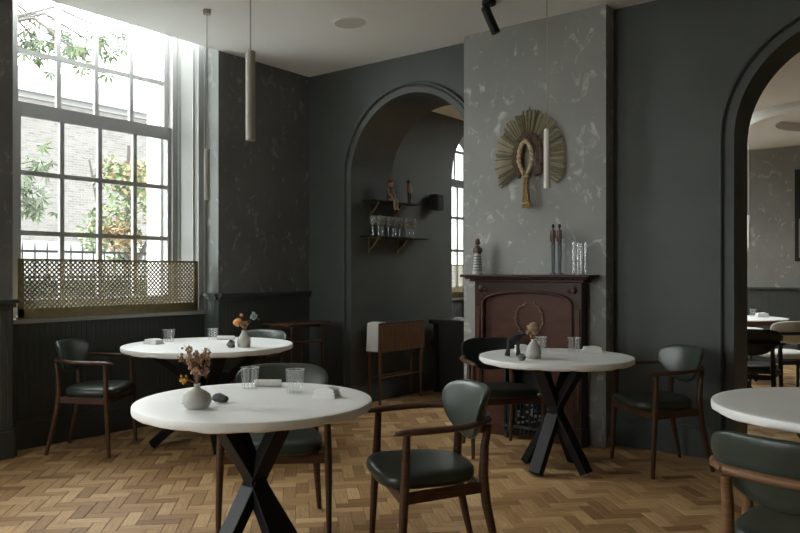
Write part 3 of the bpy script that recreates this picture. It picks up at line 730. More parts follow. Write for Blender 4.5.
# ---- things on the tables
def ontable(c, R, p, margin=.05):
    d = Vector((p[0]-c[0], p[1]-c[1])); L = d.length
    if L > R-margin: d *= (R-margin)/L
    return (c[0]+d.x, c[1]+d.y, .75)
def tumbler(p, h, r, label):
    root = empty('tumbler', p); tag(root, label, 'glass', 'ribbed tumblers')
    m = MB(); m.lathe([(r*.80, .0), (r*.84, .002), (r*.92, h*.45), (r, h), (r*.965, h), (r*.885, h*.45), (r*.79, .012), (r*.3, .011)], n=48, ribs=16, ribamp=.012); m.build('glass_body', 'glass_ribbed', root, smooth=40)
    m = MB(); m.lathe([(r*.965, h-.0005), (r*.985, h+.0015), (r*1.003, h-.0005)], n=48, cap=False); m.build('rim', 'glass_rim_glint', root, smooth=60)  # whitish rim paints the highlight along the glass edge
    return root
def rolled_napkin(p, ang, L, r, label):
    root = empty('rolled_napkin', p, ang); tag(root, label, 'napkin', 'linen napkins')
    m = MB(); n = 20; rings = []
    for x in (-.5, -.48, -.2, .2, .48, .5):
        k = .94 if abs(x) == .5 else 1.0
        rings.append([(x*L, r*1.15*k*math.cos(2*PI*i/n), r*.9+r*.9*k*math.sin(2*PI*i/n)) for i in range(n)])
    m.loft(rings); m.build('roll', 'linen', root, smooth=50)
    m = MB(); m.box(-.48*L, .48*L, -r*.2, r*1.35, 0.0, r*.35); m.build('loose_flap', 'linen', root, bevel=.003)
    m = MB(); m.tube([(x, 0, r*.9) for x in (.505*L, .515*L)], [r*.55, r*.5], 12); m.build('roll_end', 'linen', root)
    return root
def folded_napkin(p, ang, L, W, label, layers=3, th=.012):
    root = empty('folded_napkin', p, ang); tag(root, label, 'napkin', 'linen napkins'); rr = random.Random(int(p[0]*100))
    for k in range(layers):
        m = MB(); dx, dy = rr.uniform(-.004, .004), rr.uniform(-.004, .004); sh = 1-.05*k; n = 7; 
        rings = []
        for i in range(n):
            x = -L/2+L*i/(n-1); t = th*(.5 if i in (0, n-1) else 1); wv = .004*math.sin(i*1.7+k)
            rings.append([(x*sh+dx, -W/2*sh+dy, k*th+wv*.3*k), (x*sh+dx, W/2*sh+dy, k*th+wv*.3*k), (x*sh+dx, W/2*sh+dy-.003, k*th+t+wv*.4*k), (x*sh+dx, 0, k*th+t*1.25+wv*.4*k), (x*sh+dx, -W/2*sh+dy+.003, k*th+t+wv*.4*k)])
        m.loft(rings); m.build('fold', 'linen', root, smooth=60)
    return root
def rock(p, r, m_, label, seed=1, ang=0):
    rr = random.Random(seed); m = MB(); m.blob((0, 0, r[2]*.9), r, 9, 6, .22, ang, rr); o = m.build('pebble', m_); o.location = p
    return tag(o, label, 'stone')
def vase(p, prof, label):
    root = empty('bud_vase', p); tag(root, label, 'vase', 'stoneware bud vases')
    m = MB(); m.lathe(prof, n=36); m.build('vase_body', 'ceramic', root, smooth=60)
    return root
def bouquet(p, label, spec, seed):
    """spec: list of (n stems, spread, h0, h1, bloom material, bloom radius, lean)"""
    rr = random.Random(seed); root = empty('dried_flowers', p); tag(root, label, 'flowers')
    for n, spread, h0, h1, bm_, br, lean in spec:
        for k in range(n):
            a = rr.uniform(0, 6.28); sp = spread*rr.random()**.6; h = rr.uniform(h0, h1)
            e = Vector((sp*math.cos(a)+lean[0], sp*math.sin(a)+lean[1], h)); mid = Vector((e.x*.35, e.y*.35, h*.5)); z0 = -.04
            m = MB(); m.tube([(0, 0, z0), (e.x*.05, e.y*.05, .005), mid, e], [.0016, .0015, .0012, .0009], 5)
            for q in range(3):
                f = rr.uniform(.55, .95); s0 = mid.lerp(e, f); m.tube([s0, s0+Vector((rr.uniform(-.018, .018), rr.uniform(-.018, .018), rr.uniform(.01, .03)))], [.0009, .0005], 4)
            st = m.build('stem', 'stem_brown', root)
            m = MB()
            if br > .012: m.blob(e, (br, br, br*.85), 12, 8, .12, 0, rr)
            else:
                for q in range(9):
                    m.blob(e+Vector((rr.gauss(0, .006), rr.gauss(0, .006), rr.gauss(-.004, .008))), (br*rr.uniform(.5, 1), br*rr.uniform(.5, 1), br*rr.uniform(.6, 1.2)), 6, 4, .2, 0, rr)
            m.build('bloom', bm_, st, smooth=60)
    return root
# nearest table
p = PZ(197, 408, .75); v1 = (p.x, p.y, .75)
vase(v1, [(.032, 0), (.046, .004), (.057, .024), (.059, .036), (.053, .054), (.036, .068), (.018, .077), (.012, .085), (.012, .095), (.014, .098), (.010, .098), (.008, .09), (.008, .07)], 'bulbous grey stoneware vase on the nearest table')
bouquet((v1[0], v1[1], .847), 'dried rust coloured flower sprigs in the bulbous vase', [(17, .042, .055, .135, 'bloom_rust', .0055, (-.002, -.002)), (6, .05, .10, .155, 'bloom_tan', .006, (-.02, -.01)), (2, .010, .012, .022, 'bloom_yellow', .0050, (-.045, -.035)), (7, .03, .04, .10, 'bloom_rust', .006, (.02, .015))], 4)
p = PZ(220, 402, .75); rock((p.x, p.y, .75), (.042, .022, .018), 'stone_dark', 'dark flat stone lying beside the bulbous vase', 3, .2)
p = PZ(184, 406, .75); rock((p.x-.01, p.y+.02, .75), (.020, .010, .008), 'stone_dark', 'small dark stone left of the bulbous vase', 8, .2)
tumbler(PZ(250, 388, .75), .098, .043, 'ribbed tumbler in front of the rolled napkin on the nearest table')
tumbler(PZ(295, 392.5, .75), .105, .043, 'ribbed tumbler between the two napkins on the nearest table')
rolled_napkin(PZ(268, 386.5, .75), math.radians(37.5), .125, .019, 'rolled white napkin on the nearest table')
folded_napkin(PZ(327, 397, .75), math.radians(20), .105, .075, 'crumpled folded white napkin at the right of the nearest table', 3, .015)
# window table
pv = PZ(244, 347, .75); v2 = ontable(T2, .635, pv)
vase(v2, [(.038, 0), (.046, .006), (.050, .035), (.044, .062), (.030, .085), (.020, .10), (.017, .116), (.020, .122), (.016, .122), (.013, .10)], 'egg shaped grey vase on the window table')
bouquet((v2[0], v2[1], .869), 'orange bloom and grey sprig in the egg shaped vase', [(1, .002, .06, .062, 'bloom_orange', .034, (-.035, -.025)), (1, .002, .115, .12, 'bloom_orange', .014, (-.018, -.01)), (5, .022, .09, .13, 'bloom_grey', .008, (.055, .045)), (4, .03, .04, .07, 'bloom_tan', .009, (.01, 0))], 6)
p = PZ(231, 347.8, .75); rock(ontable(T2, .635, p), (.032, .026, .030), 'stone_grey', 'rough grey stone beside the egg shaped vase', 5)
tumbler(ontable(T2, .635, PZ(169, 341.5, .75), .06), .092, .046, 'tumbler near the window edge of the window table')
tumbler(ontable(T2, .635, PZ(213, 339.5, .75), .06), .088, .045, 'tumbler at the far side of the window table')
folded_napkin(ontable(T2, .635, PZ(154, 344, .75), .10), math.radians(10), .13, .09, 'folded white napkin at the left of the window table', 3, .013)
rolled_napkin(ontable(T2, .635, PZ(226, 339.8, .75), .07), math.radians(37.5), .14, .019, 'rolled white napkin at the far side of the window table')
# fireplace table
p = PZ(533.5, 358.5, .75); v3 = (p.x, p.y, .75)
vase(v3, [(.038, 0), (.046, .005), (.049, .040), (.042, .070), (.027, .095), (.016, .108), (.015, .118), (.018, .123), (.014, .123), (.011, .10)], 'grey bottle shaped vase on the fireplace table')
bouquet((v3[0], v3[1], .870), 'tan dried bloom in the vase on the fireplace table', [(1, .002, .075, .08, 'bloom_tan', .040, (.0, .0)), (2, .02, .02, .04, 'bloom_yellow', .004, (-.018, -.012)), (5, .03, .04, .08, 'bloom_rust', .007, (-.015, -.008))], 8)
def animal_figure():
    p = PZ(511.5, 356.5, .75); root = empty('animal_figurine', (p.x, p.y, .75), math.radians(37.5)); tag(root, 'small black animal figure beside the vase on the fireplace table', 'figurine')
    m = MB(); m.tube([(-.02, 0, .105), (.01, 0, .112), (.05, 0, .128), (.075, 0, .142)], [.014, .024, .021, .010], 10); m.tube([(.070, 0, .138), (.098, 0, .152), (.118, 0, .149)], [.012, .016, .006], 8)
    m.build('body', 'black_soft', root, smooth=60)
    for x, y, lx in ((-.015, .012, -.035), (-.015, -.012, -.022), (.045, .012, .040), (.045, -.012, .052)):
        m = MB(); m.tube([(x, y, .11), (x-.004, y, .06), (lx, y, .004)], [.013, .009, .009], 8); m.build('leg', 'black_soft', root, smooth=60)
animal_figure()
p = PZ(521.5, 360.5, .75); rock((p.x, p.y, .75), (.026, .022, .022), 'stone_grey', 'round grey pebble between animal figure and vase', 12)
tumbler(ontable(T3, .50, PZ(574, 351.5, .75)), .095, .045, 'tumbler at the middle of the fireplace table')
tumbler(ontable(T3, .50, PZ(541, 350.5, .75)), .095, .042, 'tumbler behind the vase on the fireplace table')
folded_napkin(ontable(T3, .50, PZ(592, 352.5, .75), .08), math.radians(30), .13, .085, 'folded white napkin at the right of the fireplace table', 3, .014)
folded_napkin(ontable(T3, .50, PZ(522, 351, .75), .08), math.radians(40), .10, .07, 'folded white napkin behind the black animal figure', 3, .014)

# ---- pendants
def pendant(x, y, zb, m_, label, L=.38, r=.0205, ceil=CEIL):
    root = empty('pendant_lamp', (x, y, ceil)); tag(root, label, 'pendant lamp', 'slim cylinder pendants')
    m = MB(); m.lathe([(.030, 0), (.030, -.030), (.026, -.034)], n=24); m.build('ceiling_rose', m_, root, smooth=40)
    m = MB(); m.tube([(0, 0, -.03), (0, 0, zb+L-ceil)], .0028, 6); m.build('cord', 'cord_grey', root)
    m = MB(); z0 = zb-ceil; m.lathe([(r*.7, z0+L+.004), (r, z0+L), (r, z0), (r*.86, z0), (r*.86, z0+.03), (.002, z0+.03)], n=28); m.build('lamp_tube', m_, root, smooth=40)
pt = PT(250.5, 100, 3.17); pendant(pt.x, pt.y, 1.86, 'pendant_grey', 'slim grey cylinder pendant over the nearest table')
p2 = PZ(207, 10, CEIL); pendant(p2.x, p2.y, 1.845, 'pendant_grey', 'slim cylinder pendant before the right window frame')
p = PT(547, 160, 4.80); pendant(p.x, p.y, 1.842, 'pendant_white', 'slim white cylinder pendant hanging before the straw fan')
p = PT(748.5, 235, 8.7); pendant(p.x, p.y, 1.58, 'pendant_white', 'slim white cylinder pendant in the far room', ceil=CEIL2)
# ceiling speaker
p = PZ(350, 23, CEIL); root = empty('ceiling_speaker', (p.x, p.y, CEIL)); tag(root, 'round flush white speaker in the ceiling', 'speaker')
m = MB(); m.lathe([(.132, 0), (.132, -.006), (.124, -.008), (.122, -.004)], n=40, cap=False); m.build('rim', 'paint_ceiling', root, smooth=40)
m = MB(); m.lathe([(.122, -.005), (.06, -.007), (.001, -.008)], n=40); m.build('grille', 'speaker_grille', root, smooth=40)
# spotlight
p = PZ(489, 1, CEIL); root = empty('ceiling_spotlight', (p.x, p.y, CEIL)); tag(root, 'black tilting cylinder spotlight on the ceiling', 'spotlight')
m = MB(); m.lathe([(.050, 0), (.050, -.028), (.044, -.032)], n=24); m.build('mount', 'black_metal', root, smooth=40)
m = MB(); m.tube([(0, 0, -.03), (0, 0, -.075)], .009, 8); m.build('joint', 'black_metal', root)
R3 = Vector((RT[0], RT[1], 0)); A0 = R3*(-.030)+Vector((0, 0, -.045)); A1 = R3*.052+Vector((0, 0, -.235))
m = MB(); m.tube([A0, A0.lerp(A1, .03), A0.lerp(A1, .97), A1], [.030, .033, .033, .031], 24); m.build('lamp_head', 'black_metal', root, smooth=40)

# ---- fireplace
def fireplace():
    x0, x1, yf, yb = 2.130, 3.055, -.26, CY
    root = empty('fireplace', ((x0+x1)/2, yb, 0)); tag(root, 'dark mahogany fireplace with arched panel on the chimney breast', 'fireplace')
    off = Vector(root.location)
    def B(m, name, mt, par=None, **kw):
        m.v = [(p[0]-off.x, p[1]-off.y, p[2]) for p in m.v]; return m.build(name, mt, par or root, **kw)
    m = MB(); m.box(2.040, 3.145, -.345, yb, 1.258, 1.280); m.box(2.070, 3.115, -.318, yb, 1.243, 1.258); m.box(2.100, 3.085, -.295, yb, 1.222, 1.243); B(m, 'mantel_shelf', 'mahogany', bevel=.006)
    for a, b in ((x0, x0+.065), (x1-.065, x1)):
        m = MB(); m.box(a, b, yf, yb, 0.14, 1.222); B(m, 'pilaster', 'mahogany', bevel=.004)
        m = MB(); m.box(a-.008, b+.008, yf-.012, yb, 0, .14); B(m, 'plinth', 'mahogany', bevel=.004)
        for z in (.5,):
            m = MB(); m.box(a+.015, b-.015, yf-.008, yf, .25, 1.02); B(m, 'pilaster_panel', 'mahogany_panel', bevel=.004)
        m = MB(); m.blob(((a+b)/2+(.03 if a == x0 else -.03), yf-.006, 1.165), (.028, .010, .028), 8, 5, .15); m.blob(((a+b)/2+(.07 if a == x0 else -.07), yf-.004, 1.155), (.018, .008, .014), 8, 5, .15); B(m, 'carved_rosette', 'mahogany', smooth=40)
    # frieze with arched underside
    n = 24; ax0, ax1 = x0+.065, x1-.065; m = MB(); cx = (ax0+ax1)/2; hw = (ax1-ax0)/2
    def az(f): return 1.075+.085*(1-(2*f-1)**2)**.5 if abs(2*f-1) < 1 else 1.075
    for k in range(n):
        f0, f1 = k/n, (k+1)/n; xa, xb = ax0+(ax1-ax0)*f0, ax0+(ax1-ax0)*f1; z0_, z1_ = az(f0), az(f1)
        m.add([(xa, yf, z0_), (xb, yf, z1_), (xb, yf, 1.222), (xa, yf, 1.222), (xa, yf+.05, z0_), (xb, yf+.05, z1_)], [(0,1,2,3), (0,1,5,4)])
    B(m, 'frieze', 'mahogany')
    m = MB(); pts = [(ax0+.012, yf-.004, .62)]+[(ax0+.012+(ax1-ax0-.024)*k/n, yf-.004, az(k/n)-.012) for k in range(n+1)]+[(ax1-.012, yf-.004, .62)]
    m.tube(pts, .011, 8, up=(0, 1, 0)); B(m, 'arch_moulding', 'mahogany_panel', smooth=50)
    m = MB(); m.box(ax0, ax1, yf+.025, yf+.045, .60, 1.19); B(m, 'arched_panel', 'mahogany_panel')
    # surround below the panel, opening with iron insert
    for a, b in ((ax0, FB0-.02), (FB1+.02, ax1)):
        m = MB(); m.box(a, b, yf+.02, yb, 0, .60); B(m, 'side_panel', 'mahogany_panel')
    m = MB(); m.box(ax0, ax1, yf+.008, yb, .56, .615); B(m, 'cross_rail', 'mahogany', bevel=.004)
    m = MB(); m.box(FB0-.02, FB0, yf+.012, -.005, 0, .56); m.box(FB1, FB1+.02, yf+.012, -.005, 0, .56); m.box(FB0, FB1, yf+.012, -.005, .54, .56); m.box(FB0, FB1, -.012, -.004, 0, .56); B(m, 'iron_insert', 'iron')
fireplace()
def grate():
    root = empty('fire_basket', (2.595, -.245, 0)); tag(root, 'black iron fire basket filled with pale scraps in the fireplace', 'fire basket')
    m = MB(); m.box(-.17, .17, -.05, .17, .05, .07); m.build('tray', 'iron', root)
    for z in (.09, .30):
        m = MB(); m.box(-.18, .18, -.075, -.055, z, z+.022); m.build('front_rail', 'iron', root, bevel=.003)
    for k in range(10):
        m = MB(); m.tube([(-.162+.036*k, -.065, .05), (-.162+.036*k, -.065, .33)], .007, 8); m.build('bar', 'iron', root, smooth=40)
    for x in (-.155, .155):
        for y in (-.04, .15):
            m = MB(); m.box(x-.012, x+.012, y-.012, y+.012, 0, .05); m.build('foot', 'iron', root)
    rr = random.Random(2)
    for k in range(26):
        m = MB(); m.blob((rr.uniform(-.14, .14), rr.uniform(-.03, .10), .09+rr.uniform(0, .17)), (.02, .015, .008), 7, 4, .3, rr.uniform(0, 3), rr); m.build('scrap', 'paper', root)
grate()
def paper_sheet():
    m = MB(); rings = []
    for i in range(9):
        x = -.13+.26*i/8; rings.append([(x, -.05, .02*math.sin(i*.8)+.02), (x, .0, .035+.02*math.sin(i*.8+.5)), (x, .06, .02+.015*math.sin(i*.8+1)), (x, .058, .016+.015*math.sin(i*.8+1)), (x, 0, .031+.02*math.sin(i*.8+.5)), (x, -.05, .016+.02*math.sin(i*.8))])
    m.loft(rings); o = m.build('paper_sheet', 'paper', smooth=60); o.location = (2.575, -.22, .325); tag(o, 'curled pale paper lying on the fire basket', 'paper')
paper_sheet()
def wreath():
    c = PY(529, 319, -.247); root = empty('leaf_wreath', (c.x, -.243, c.z)); tag(root, 'thin ring of small silvery leaves on the fireplace panel', 'wreath'); rr = random.Random(4)
    m = MB(); m.tube([(.118*math.cos(2*PI*k/40), 0, .125*math.sin(2*PI*k/40)) for k in range(41)], .003, 6, cap=False, up=(0, 1, 0)); m.build('ring', 'stem_brown', root)
    for k in range(46):
        a = 2*PI*k/46; r = 1+rr.uniform(-.08, .08); m = MB(); m.blob((.118*r*math.cos(a), -.004, .125*r*math.sin(a)), (.008, .004, .0065), 6, 4, .25, 0, rr); m.build('leaf', 'silver_leaf', root)
wreath()
# ---- mantel ornaments
MZ = 1.280
p = PY(477.5, 273, -.235); root = empty('bust_figurine', (p.x, -.235, MZ)); tag(root, 'red brown bust on a white ringed column at the left of the mantel', 'figurine')
m = MB(); prof = [(.042, 0), (.044, .012)]
for k in range(7): z = .02+.022*k; r = .040-.0022*k; prof += [(r, z), (r+.002, z+.008), (r-.003, z+.014)]
prof += [(.024, .176)]; m.lathe(prof, n=24); m.build('column', 'figure_white', root, smooth=30)
m = MB()
for k in range(6): m.lathe([(.0405-.0022*k, .033+.022*k), (.0395-.0022*k, .040+.022*k)], n=24, cap=False)
m.build('dark_rings', 'figure_slate', root)
m = MB(); m.tube([(0, 0, .165), (0, 0, .19), (0, 0, .212), (0, 0, .228), (0, 0, .235)], [.026, .044, .038, .022, .014], 12, flat=(1, .75)); m.build('torso', 'figure_wood', root, smooth=60)
m = MB(); m.blob((0, 0, .262), (.021, .021, .026), 10, 8); m.build('head', 'figure_wood', root, smooth=60)
m = MB(); m.blob((0, .003, .281), (.018, .020, .013), 10, 6); m.build('hair', 'figure_red', root, smooth=60)
for u, lab in ((553.0, 'tall thin dark figure on the mantel, nearer the bust'), (559.5, 'tall thin dark figure on the mantel, nearer the glass tubes')):
    p = PY(u, 273, -.235); root = empty('standing_figurine', (p.x, -.235, MZ)); tag(root, lab, 'figurine', 'pair of tall figures on the mantel')
    m = MB(); m.box(-.022, .022, -.018, .018, 0, .014); m.build('base', 'figure_slate', root, bevel=.003)
    for s in (-1, 1):
        m = MB(); m.tube([(s*.006, 0, .012), (s*.007, 0, .12), (s*.008, 0, .23)], [.006, .008, .010], 8); m.build('leg', 'figure_slate', root, smooth=60)
    m = MB(); m.tube([(0, 0, .22), (0, 0, .25), (0, 0, .30), (0, 0, .335), (0, 0, .35)], [.014, .015, .018, .014, .006], 10, flat=(1, .7)); m.build('torso', 'figure_wood', root, smooth=60)
    for s in (-1, 1):
        m = MB(); m.tube([(s*.016, 0, .335), (s*.020, -.004, .28), (s*.010, -.014, .25)], [.006, .0055, .005], 7); m.build('arm', 'figure_wood', root, smooth=60)
    m = MB(); m.blob((0, 0, .368), (.011, .012, .017), 10, 7); m.build('head', 'black_soft', root, smooth=60)
p = PY(579.5, 273, -.235)
root = empty('glass_tube_vase', (p.x, -.235, MZ)); tag(root, 'cluster of clear glass tubes on the mantel', 'vase')
for k, (dx, dy, h) in enumerate(((-.045, 0, .245), (-.015, .012, .24), (.015, -.005, .235), (.045, .006, .24))):
    m = MB(); m.lathe([(.002, .003), (.013, .0), (.0135, h), (.0115, h), (.011, .006)], c=(dx, dy, 0), n=16); m.build('tube', 'glass_cup', root, smooth=40)
m = MB(); m.tube([(-.05, -.014, .10), (0, -.012, .104), (.05, -.010, .10)], .003, 6); m.build('wire', 'brass_dark', root)

# ---- straw fan
def straw_fan():
    c = Vector((2.575, CY, 2.185)); root = empty('straw_fan', c); tag(root, 'horseshoe shaped fan of dried reeds hanging on the chimney breast', 'wall decoration'); rr = random.Random(21)
    m = MB(); N_ = 104
    for k in range(N_):
        a = math.radians(-36+252*k/(N_-1)+rr.uniform(-.6, .6)); f = rr.uniform(.94, 1.03)
        o_ = Vector((.305*math.cos(a)*f, -.022+rr.uniform(-.006, .006), .385*math.sin(a)*f if math.sin(a) > 0 else .345*math.sin(a)*f)); i_ = Vector((.105*math.cos(a), -.030, .150*math.sin(a)+.01))
        w_ = .0055*rr.uniform(.8, 1.2); d = (o_-i_).normalized(); s = Vector((-d.z, 0, d.x)); t = Vector((0, -.004, 0))
        m.cur = rr.choice((0, 0, 0, 1, 1, 2))
        m.add([i_-s*w_*.55, i_+s*w_*.55, o_+s*w_*1.35, o_-s*w_*1.35, i_+t*1.6, o_+t*1.6], [(0,3,5,4),(4,5,2,1),(0,1,2,3),(3,2,5),(0,4,1)])
    m.build('reeds', ['straw', 'straw_pale', 'straw_dim'], root)['kind'] = 'stuff'
    m = MB()   # dark woven band round the loop
    for k in range(70):
        a = math.radians(-48+276*k/69); r = rr.uniform(-.008, .008); m.blob(((.112+r)*math.cos(a), -.036, (.165+r)*math.sin(a)+.01), (.032, .012, .030), 6, 4, .3, 0, rr)
    m.build('woven_band', 'straw_brown', root, smooth=50)
    for off in (-.011, .011):   # plaited loop: two twisted strands
        pts = []
        for k in range(61):
            f = k/60; a = math.radians(-62+304*f); tw = math.sin(f*60+ (0 if off < 0 else PI))
            x, z = (.058+.009*tw)*math.cos(a), (.135+.009*tw)*math.sin(a)+.005
            if z < -.02: x *= 1-.45*min(1, (-.02-z)/.10)
            pts.append((x-.015, -.052+.007*math.cos(f*60+(0 if off < 0 else PI)), z))
        m = MB(); m.tube(pts, .012, 8, up=(0, 1, 0)); m.build('loop_strand', 'straw_light', root, smooth=60)
    m = MB()
    for k in range(16):
        x = -.015+rr.uniform(-.02, .02); e = x+rr.uniform(-.022, .022)+.003; m.tube([(x*.8, -.046+rr.uniform(-.012, .012), -.11), (x, -.046+rr.uniform(-.016, .016), -.22), (e, -.045+rr.uniform(-.018, .018), -.375+rr.uniform(-.015, .01))], .0075, 6)
    m.build('handle', 'straw_gold', root, smooth=60)
    for z, r in ((-.135, .030), (-.345, .036)):
        m = MB(); m.tube([(-.015+r*math.cos(2*PI*k/20), -.046+r*.75*math.sin(2*PI*k/20), z) for k in range(21)], .006, 6, cap=False); m.build('binding', 'straw_light', root, smooth=60)
    m = MB(); m.tube([(0, -.004, .39), (0, -.01, .42)], .003, 6); m.build('hanging_nail', 'black_metal', root)
straw_fan()

# ---- shelves on the passage wall
def wall_shelf(z, y0, y1, d, label, bracket):
    root = empty('wall_shelf', (XS, (y0+y1)/2, z)); tag(root, label, 'shelf', 'small bracket shelves')
    L = (y1-y0)/2; m = MB(); m.box(.0, d, -L, L, -.010, .0); m.build('board', 'black_metal', root)
    for y in (-L*.72, L*.30):
        m = MB(); m.tube([(.008, y, -.005), (.008, y, -.17)], .007, 6); m.tube([(.006, y, -.018), (d*.85, y, -.018)], .006, 6); m.tube([(.010, y, -.135), (d*.35, y, -.10), (d*.72, y, -.02)], .008, 6); m.build('bracket', bracket, root, smooth=50)
SH1, SH2 = 2.01, 1.655
wall_shelf(SH1, .16, .92, .17, 'upper wall shelf in the passage carrying two carved figures', 'brass_dark')
wall_shelf(SH2, .12, 1.04, .18, 'lower wall shelf in the passage carrying the wine glasses', 'brass')
g0 = None; rr = random.Random(3)
spots = [(.09, .22+.075*k) for k in range(10)]
for k, (dx, y) in enumerate(spots):
    if g0 is None:
        g0 = empty('wine_glass'); m = MB(); m.lathe([(.032, 0), (.031, .003), (.006, .007)], n=20); m.build('foot', 'glass_stem', g0, smooth=40)
        m = MB(); m.tube([(0, 0, .006), (0, 0, .095)], .0042, 8); m.build('stem', 'glass_stem', g0, smooth=40)
        m = MB(); m.lathe([(.004, .092), (.022, .105), (.035, .135), (.036, .16), (.030, .205), (.029, .205), (.0345, .16), (.033, .136), (.020, .107), (.002, .096)], n=24); m.build('bowl', 'glass_stem', g0, smooth=50); o = g0
    else: o = copy_tree(g0)
    o.location = (XS+dx+rr.uniform(-.02, .03), y, SH2); tag(o, ['first','second','third','fourth','fifth','sixth','seventh','eighth','ninth','tenth'][k]+' stemmed wine glass from the left on the lower wall shelf', 'glass', 'wine glasses on the lower wall shelf')
def seated_figure():
    root = empty('seated_figurine', (XS+.12, .46, SH1), 0); tag(root, 'carved figure with red hair sitting on the upper wall shelf, legs dangling', 'figurine')
    m = MB(); m.tube([(-.01, 0, .0), (-.015, 0, .04), (-.012, 0, .10), (-.005, 0, .135), (-.003, 0, .15)], [.032, .036, .034, .030, .014], 12, flat=(.8, 1)); m.build('torso', 'figure_wood', root, smooth=60)
    m = MB(); m.blob((.0, 0, .180), (.030, .028, .036), 12, 9); m.blob((.030, 0, .176), (.008, .006, .007), 6, 5); m.build('head', 'figure_tan', root, smooth=60)
    m = MB(); m.blob((-.006, 0, .198), (.034, .034, .026), 12, 8); m.tube([(-.004, -.012, .215), (-.004, -.022, .25)], [.012, .004], 8); m.build('hair', 'figure_red', root, smooth=60)
    for s in (-1, 1):
        m = MB(); m.tube([(-.005, s*.018, .016), (.055, s*.022, .018), (.064, s*.023, -.005), (.066, s*.024, -.075), (.085, s*.026, -.082)], [.016, .014, .013, .010, .009], 9); m.build('leg', 'figure_tan', root, smooth=60)
        m = MB(); m.tube([(-.005, s*.034, .130), (.005, s*.044, .085), (.040, s*.028, .035)], [.010, .009, .008], 8); m.build('arm', 'figure_tan', root, smooth=60)
seated_figure()
def bird_figure():
    root = empty('standing_carving', (XS+.10, .80, SH1), 0); tag(root, 'slim carved figure with dark head standing on the upper wall shelf', 'figurine')
    m = MB(); m.box(-.022, .022, -.03, .03, 0, .010); m.build('base', 'black_soft', root)
    for s in (-1, 1):
        m = MB(); m.tube([(0, s*.016, .008), (0, s*.017, .07), (0, s*.014, .125)], [.008, .010, .012], 8); m.build('leg', 'figure_wood', root, smooth=60)
    m = MB(); m.tube([(0, 0, .115), (0, .002, .15), (0, -.004, .19), (0, -.012, .215)], [.024, .028, .024, .010], 10); m.build('body', 'figure_tan', root, smooth=60)
    m = MB(); m.blob((0, -.018, .232), (.019, .022, .018), 10, 7); m.tube([(0, -.035, .232), (0, -.055, .226)], [.008, .002], 6); m.build('head', 'black_soft', root, smooth=60)
bird_figure()
p = PX(434.5, 202.5, XS+.06); root = empty('wall_speaker', (XS, p.y, p.z)); tag(root, 'small black box speaker on the passage wall', 'speaker')
m = MB(); m.box(0.03, .14, -.062, .062, -.085, .085); m.build('cabinet', 'black_soft', root, bevel=.006)
m = MB(); m.box(.14, .146, -.052, .052, -.075, .075); m.build('grille', 'black_metal', root)
m = MB(); m.box(0, .03, -.02, .02, -.03, .03); m.build('bracket', 'black_metal', root)
p = PX(433, 343, XS); root = empty('wall_socket', (XS, p.y, p.z)); tag(root, 'small black wall socket low on the passage wall', 'socket')
m = MB(); m.box(0, .010, -.045, .045, -.03, .03); m.build('plate', 'black_soft', root, bevel=.003)
m = MB(); m.box(.010, .03, -.015, .015, -.018, .012); m.build('plug', 'black_metal', root, bevel=.003)

# ---- slatted bin on legs, with cloth
def slatted_bin():
    root = empty('slatted_bin', (.70, .55, 0)); tag(root, 'slatted wooden bin on tall legs against the passage wall', 'bin')
    hx, hy = .075, .37
    for x in (-hx+.012, hx-.012):
        for y in (-hy+.02, hy-.04):
            m = MB(); m.tube([(x, y, 0), (x, y, .52)], [.013, .017], 8); m.build('leg', 'teak', root, smooth=40)
    for x in (-hx+.012, hx-.012):
        m = MB(); m.tube([(x, -hy+.02, .26), (x, hy-.04, .26)], .008, 8); m.build('stretcher', 'teak', root, smooth=40)
    n = 26
    for x in (-hx, hx):
        for k in range(n):
            y = -hy+2*hy*(k+.5)/n; m = MB(); m.box(x-.006, x+.006, y-hy/n*.90, y+hy/n*.90, .51, .785); m.build('slat', 'teak', root, bevel=.002)
    for y in (-hy, hy):
        for k in range(7):
            x = -hx+2*hx*(k+.5)/7; m = MB(); m.box(x-.0125, x+.0125, y-.006, y+.006, .51, .785); m.build('slat', 'teak', root)
    m = MB(); m.box(-hx, hx, -hy, hy, .515, .53); m.build('bottom', 'teak', root)
    m = MB(); m.box(-hx-.006, hx+.006, -hy-.006, hy+.006, .785, .797); m.build('tray', 'black_soft', root, bevel=.003)
    return root
slatted_bin()
def cloth():
    rr = random.Random(1); m = MB(); rings = []; y = .55-.37
    path = [(y+.10, .803), (y+.03, .804), (y-.018, .796), (y-.024, .76), (y-.026, .68), (y-.030, .60), (y-.034, .525)]
    for i, (yy, z) in enumerate(path):
        w = .066+.006*i/6; r_ = []
        for k in range(9):
            f = k/8-.5; r_.append((.705+f*2*w, yy-.006*math.sin(k*1.5)*(i/6), z))
        for k in range(8, -1, -1):
            f = k/8-.5; r_.append((.705+f*2*w, yy+.004-.006*math.sin(k*1.5)*(i/6)+(.0 if i > 1 else 0), z+(.004 if i < 3 else 0)))
        rings.append(r_)
    m.loft(rings); o = m.build('folded_cloth', 'linen', smooth=60); tag(o, 'white cloth hanging over the end of the slatted bin', 'cloth')
cloth()
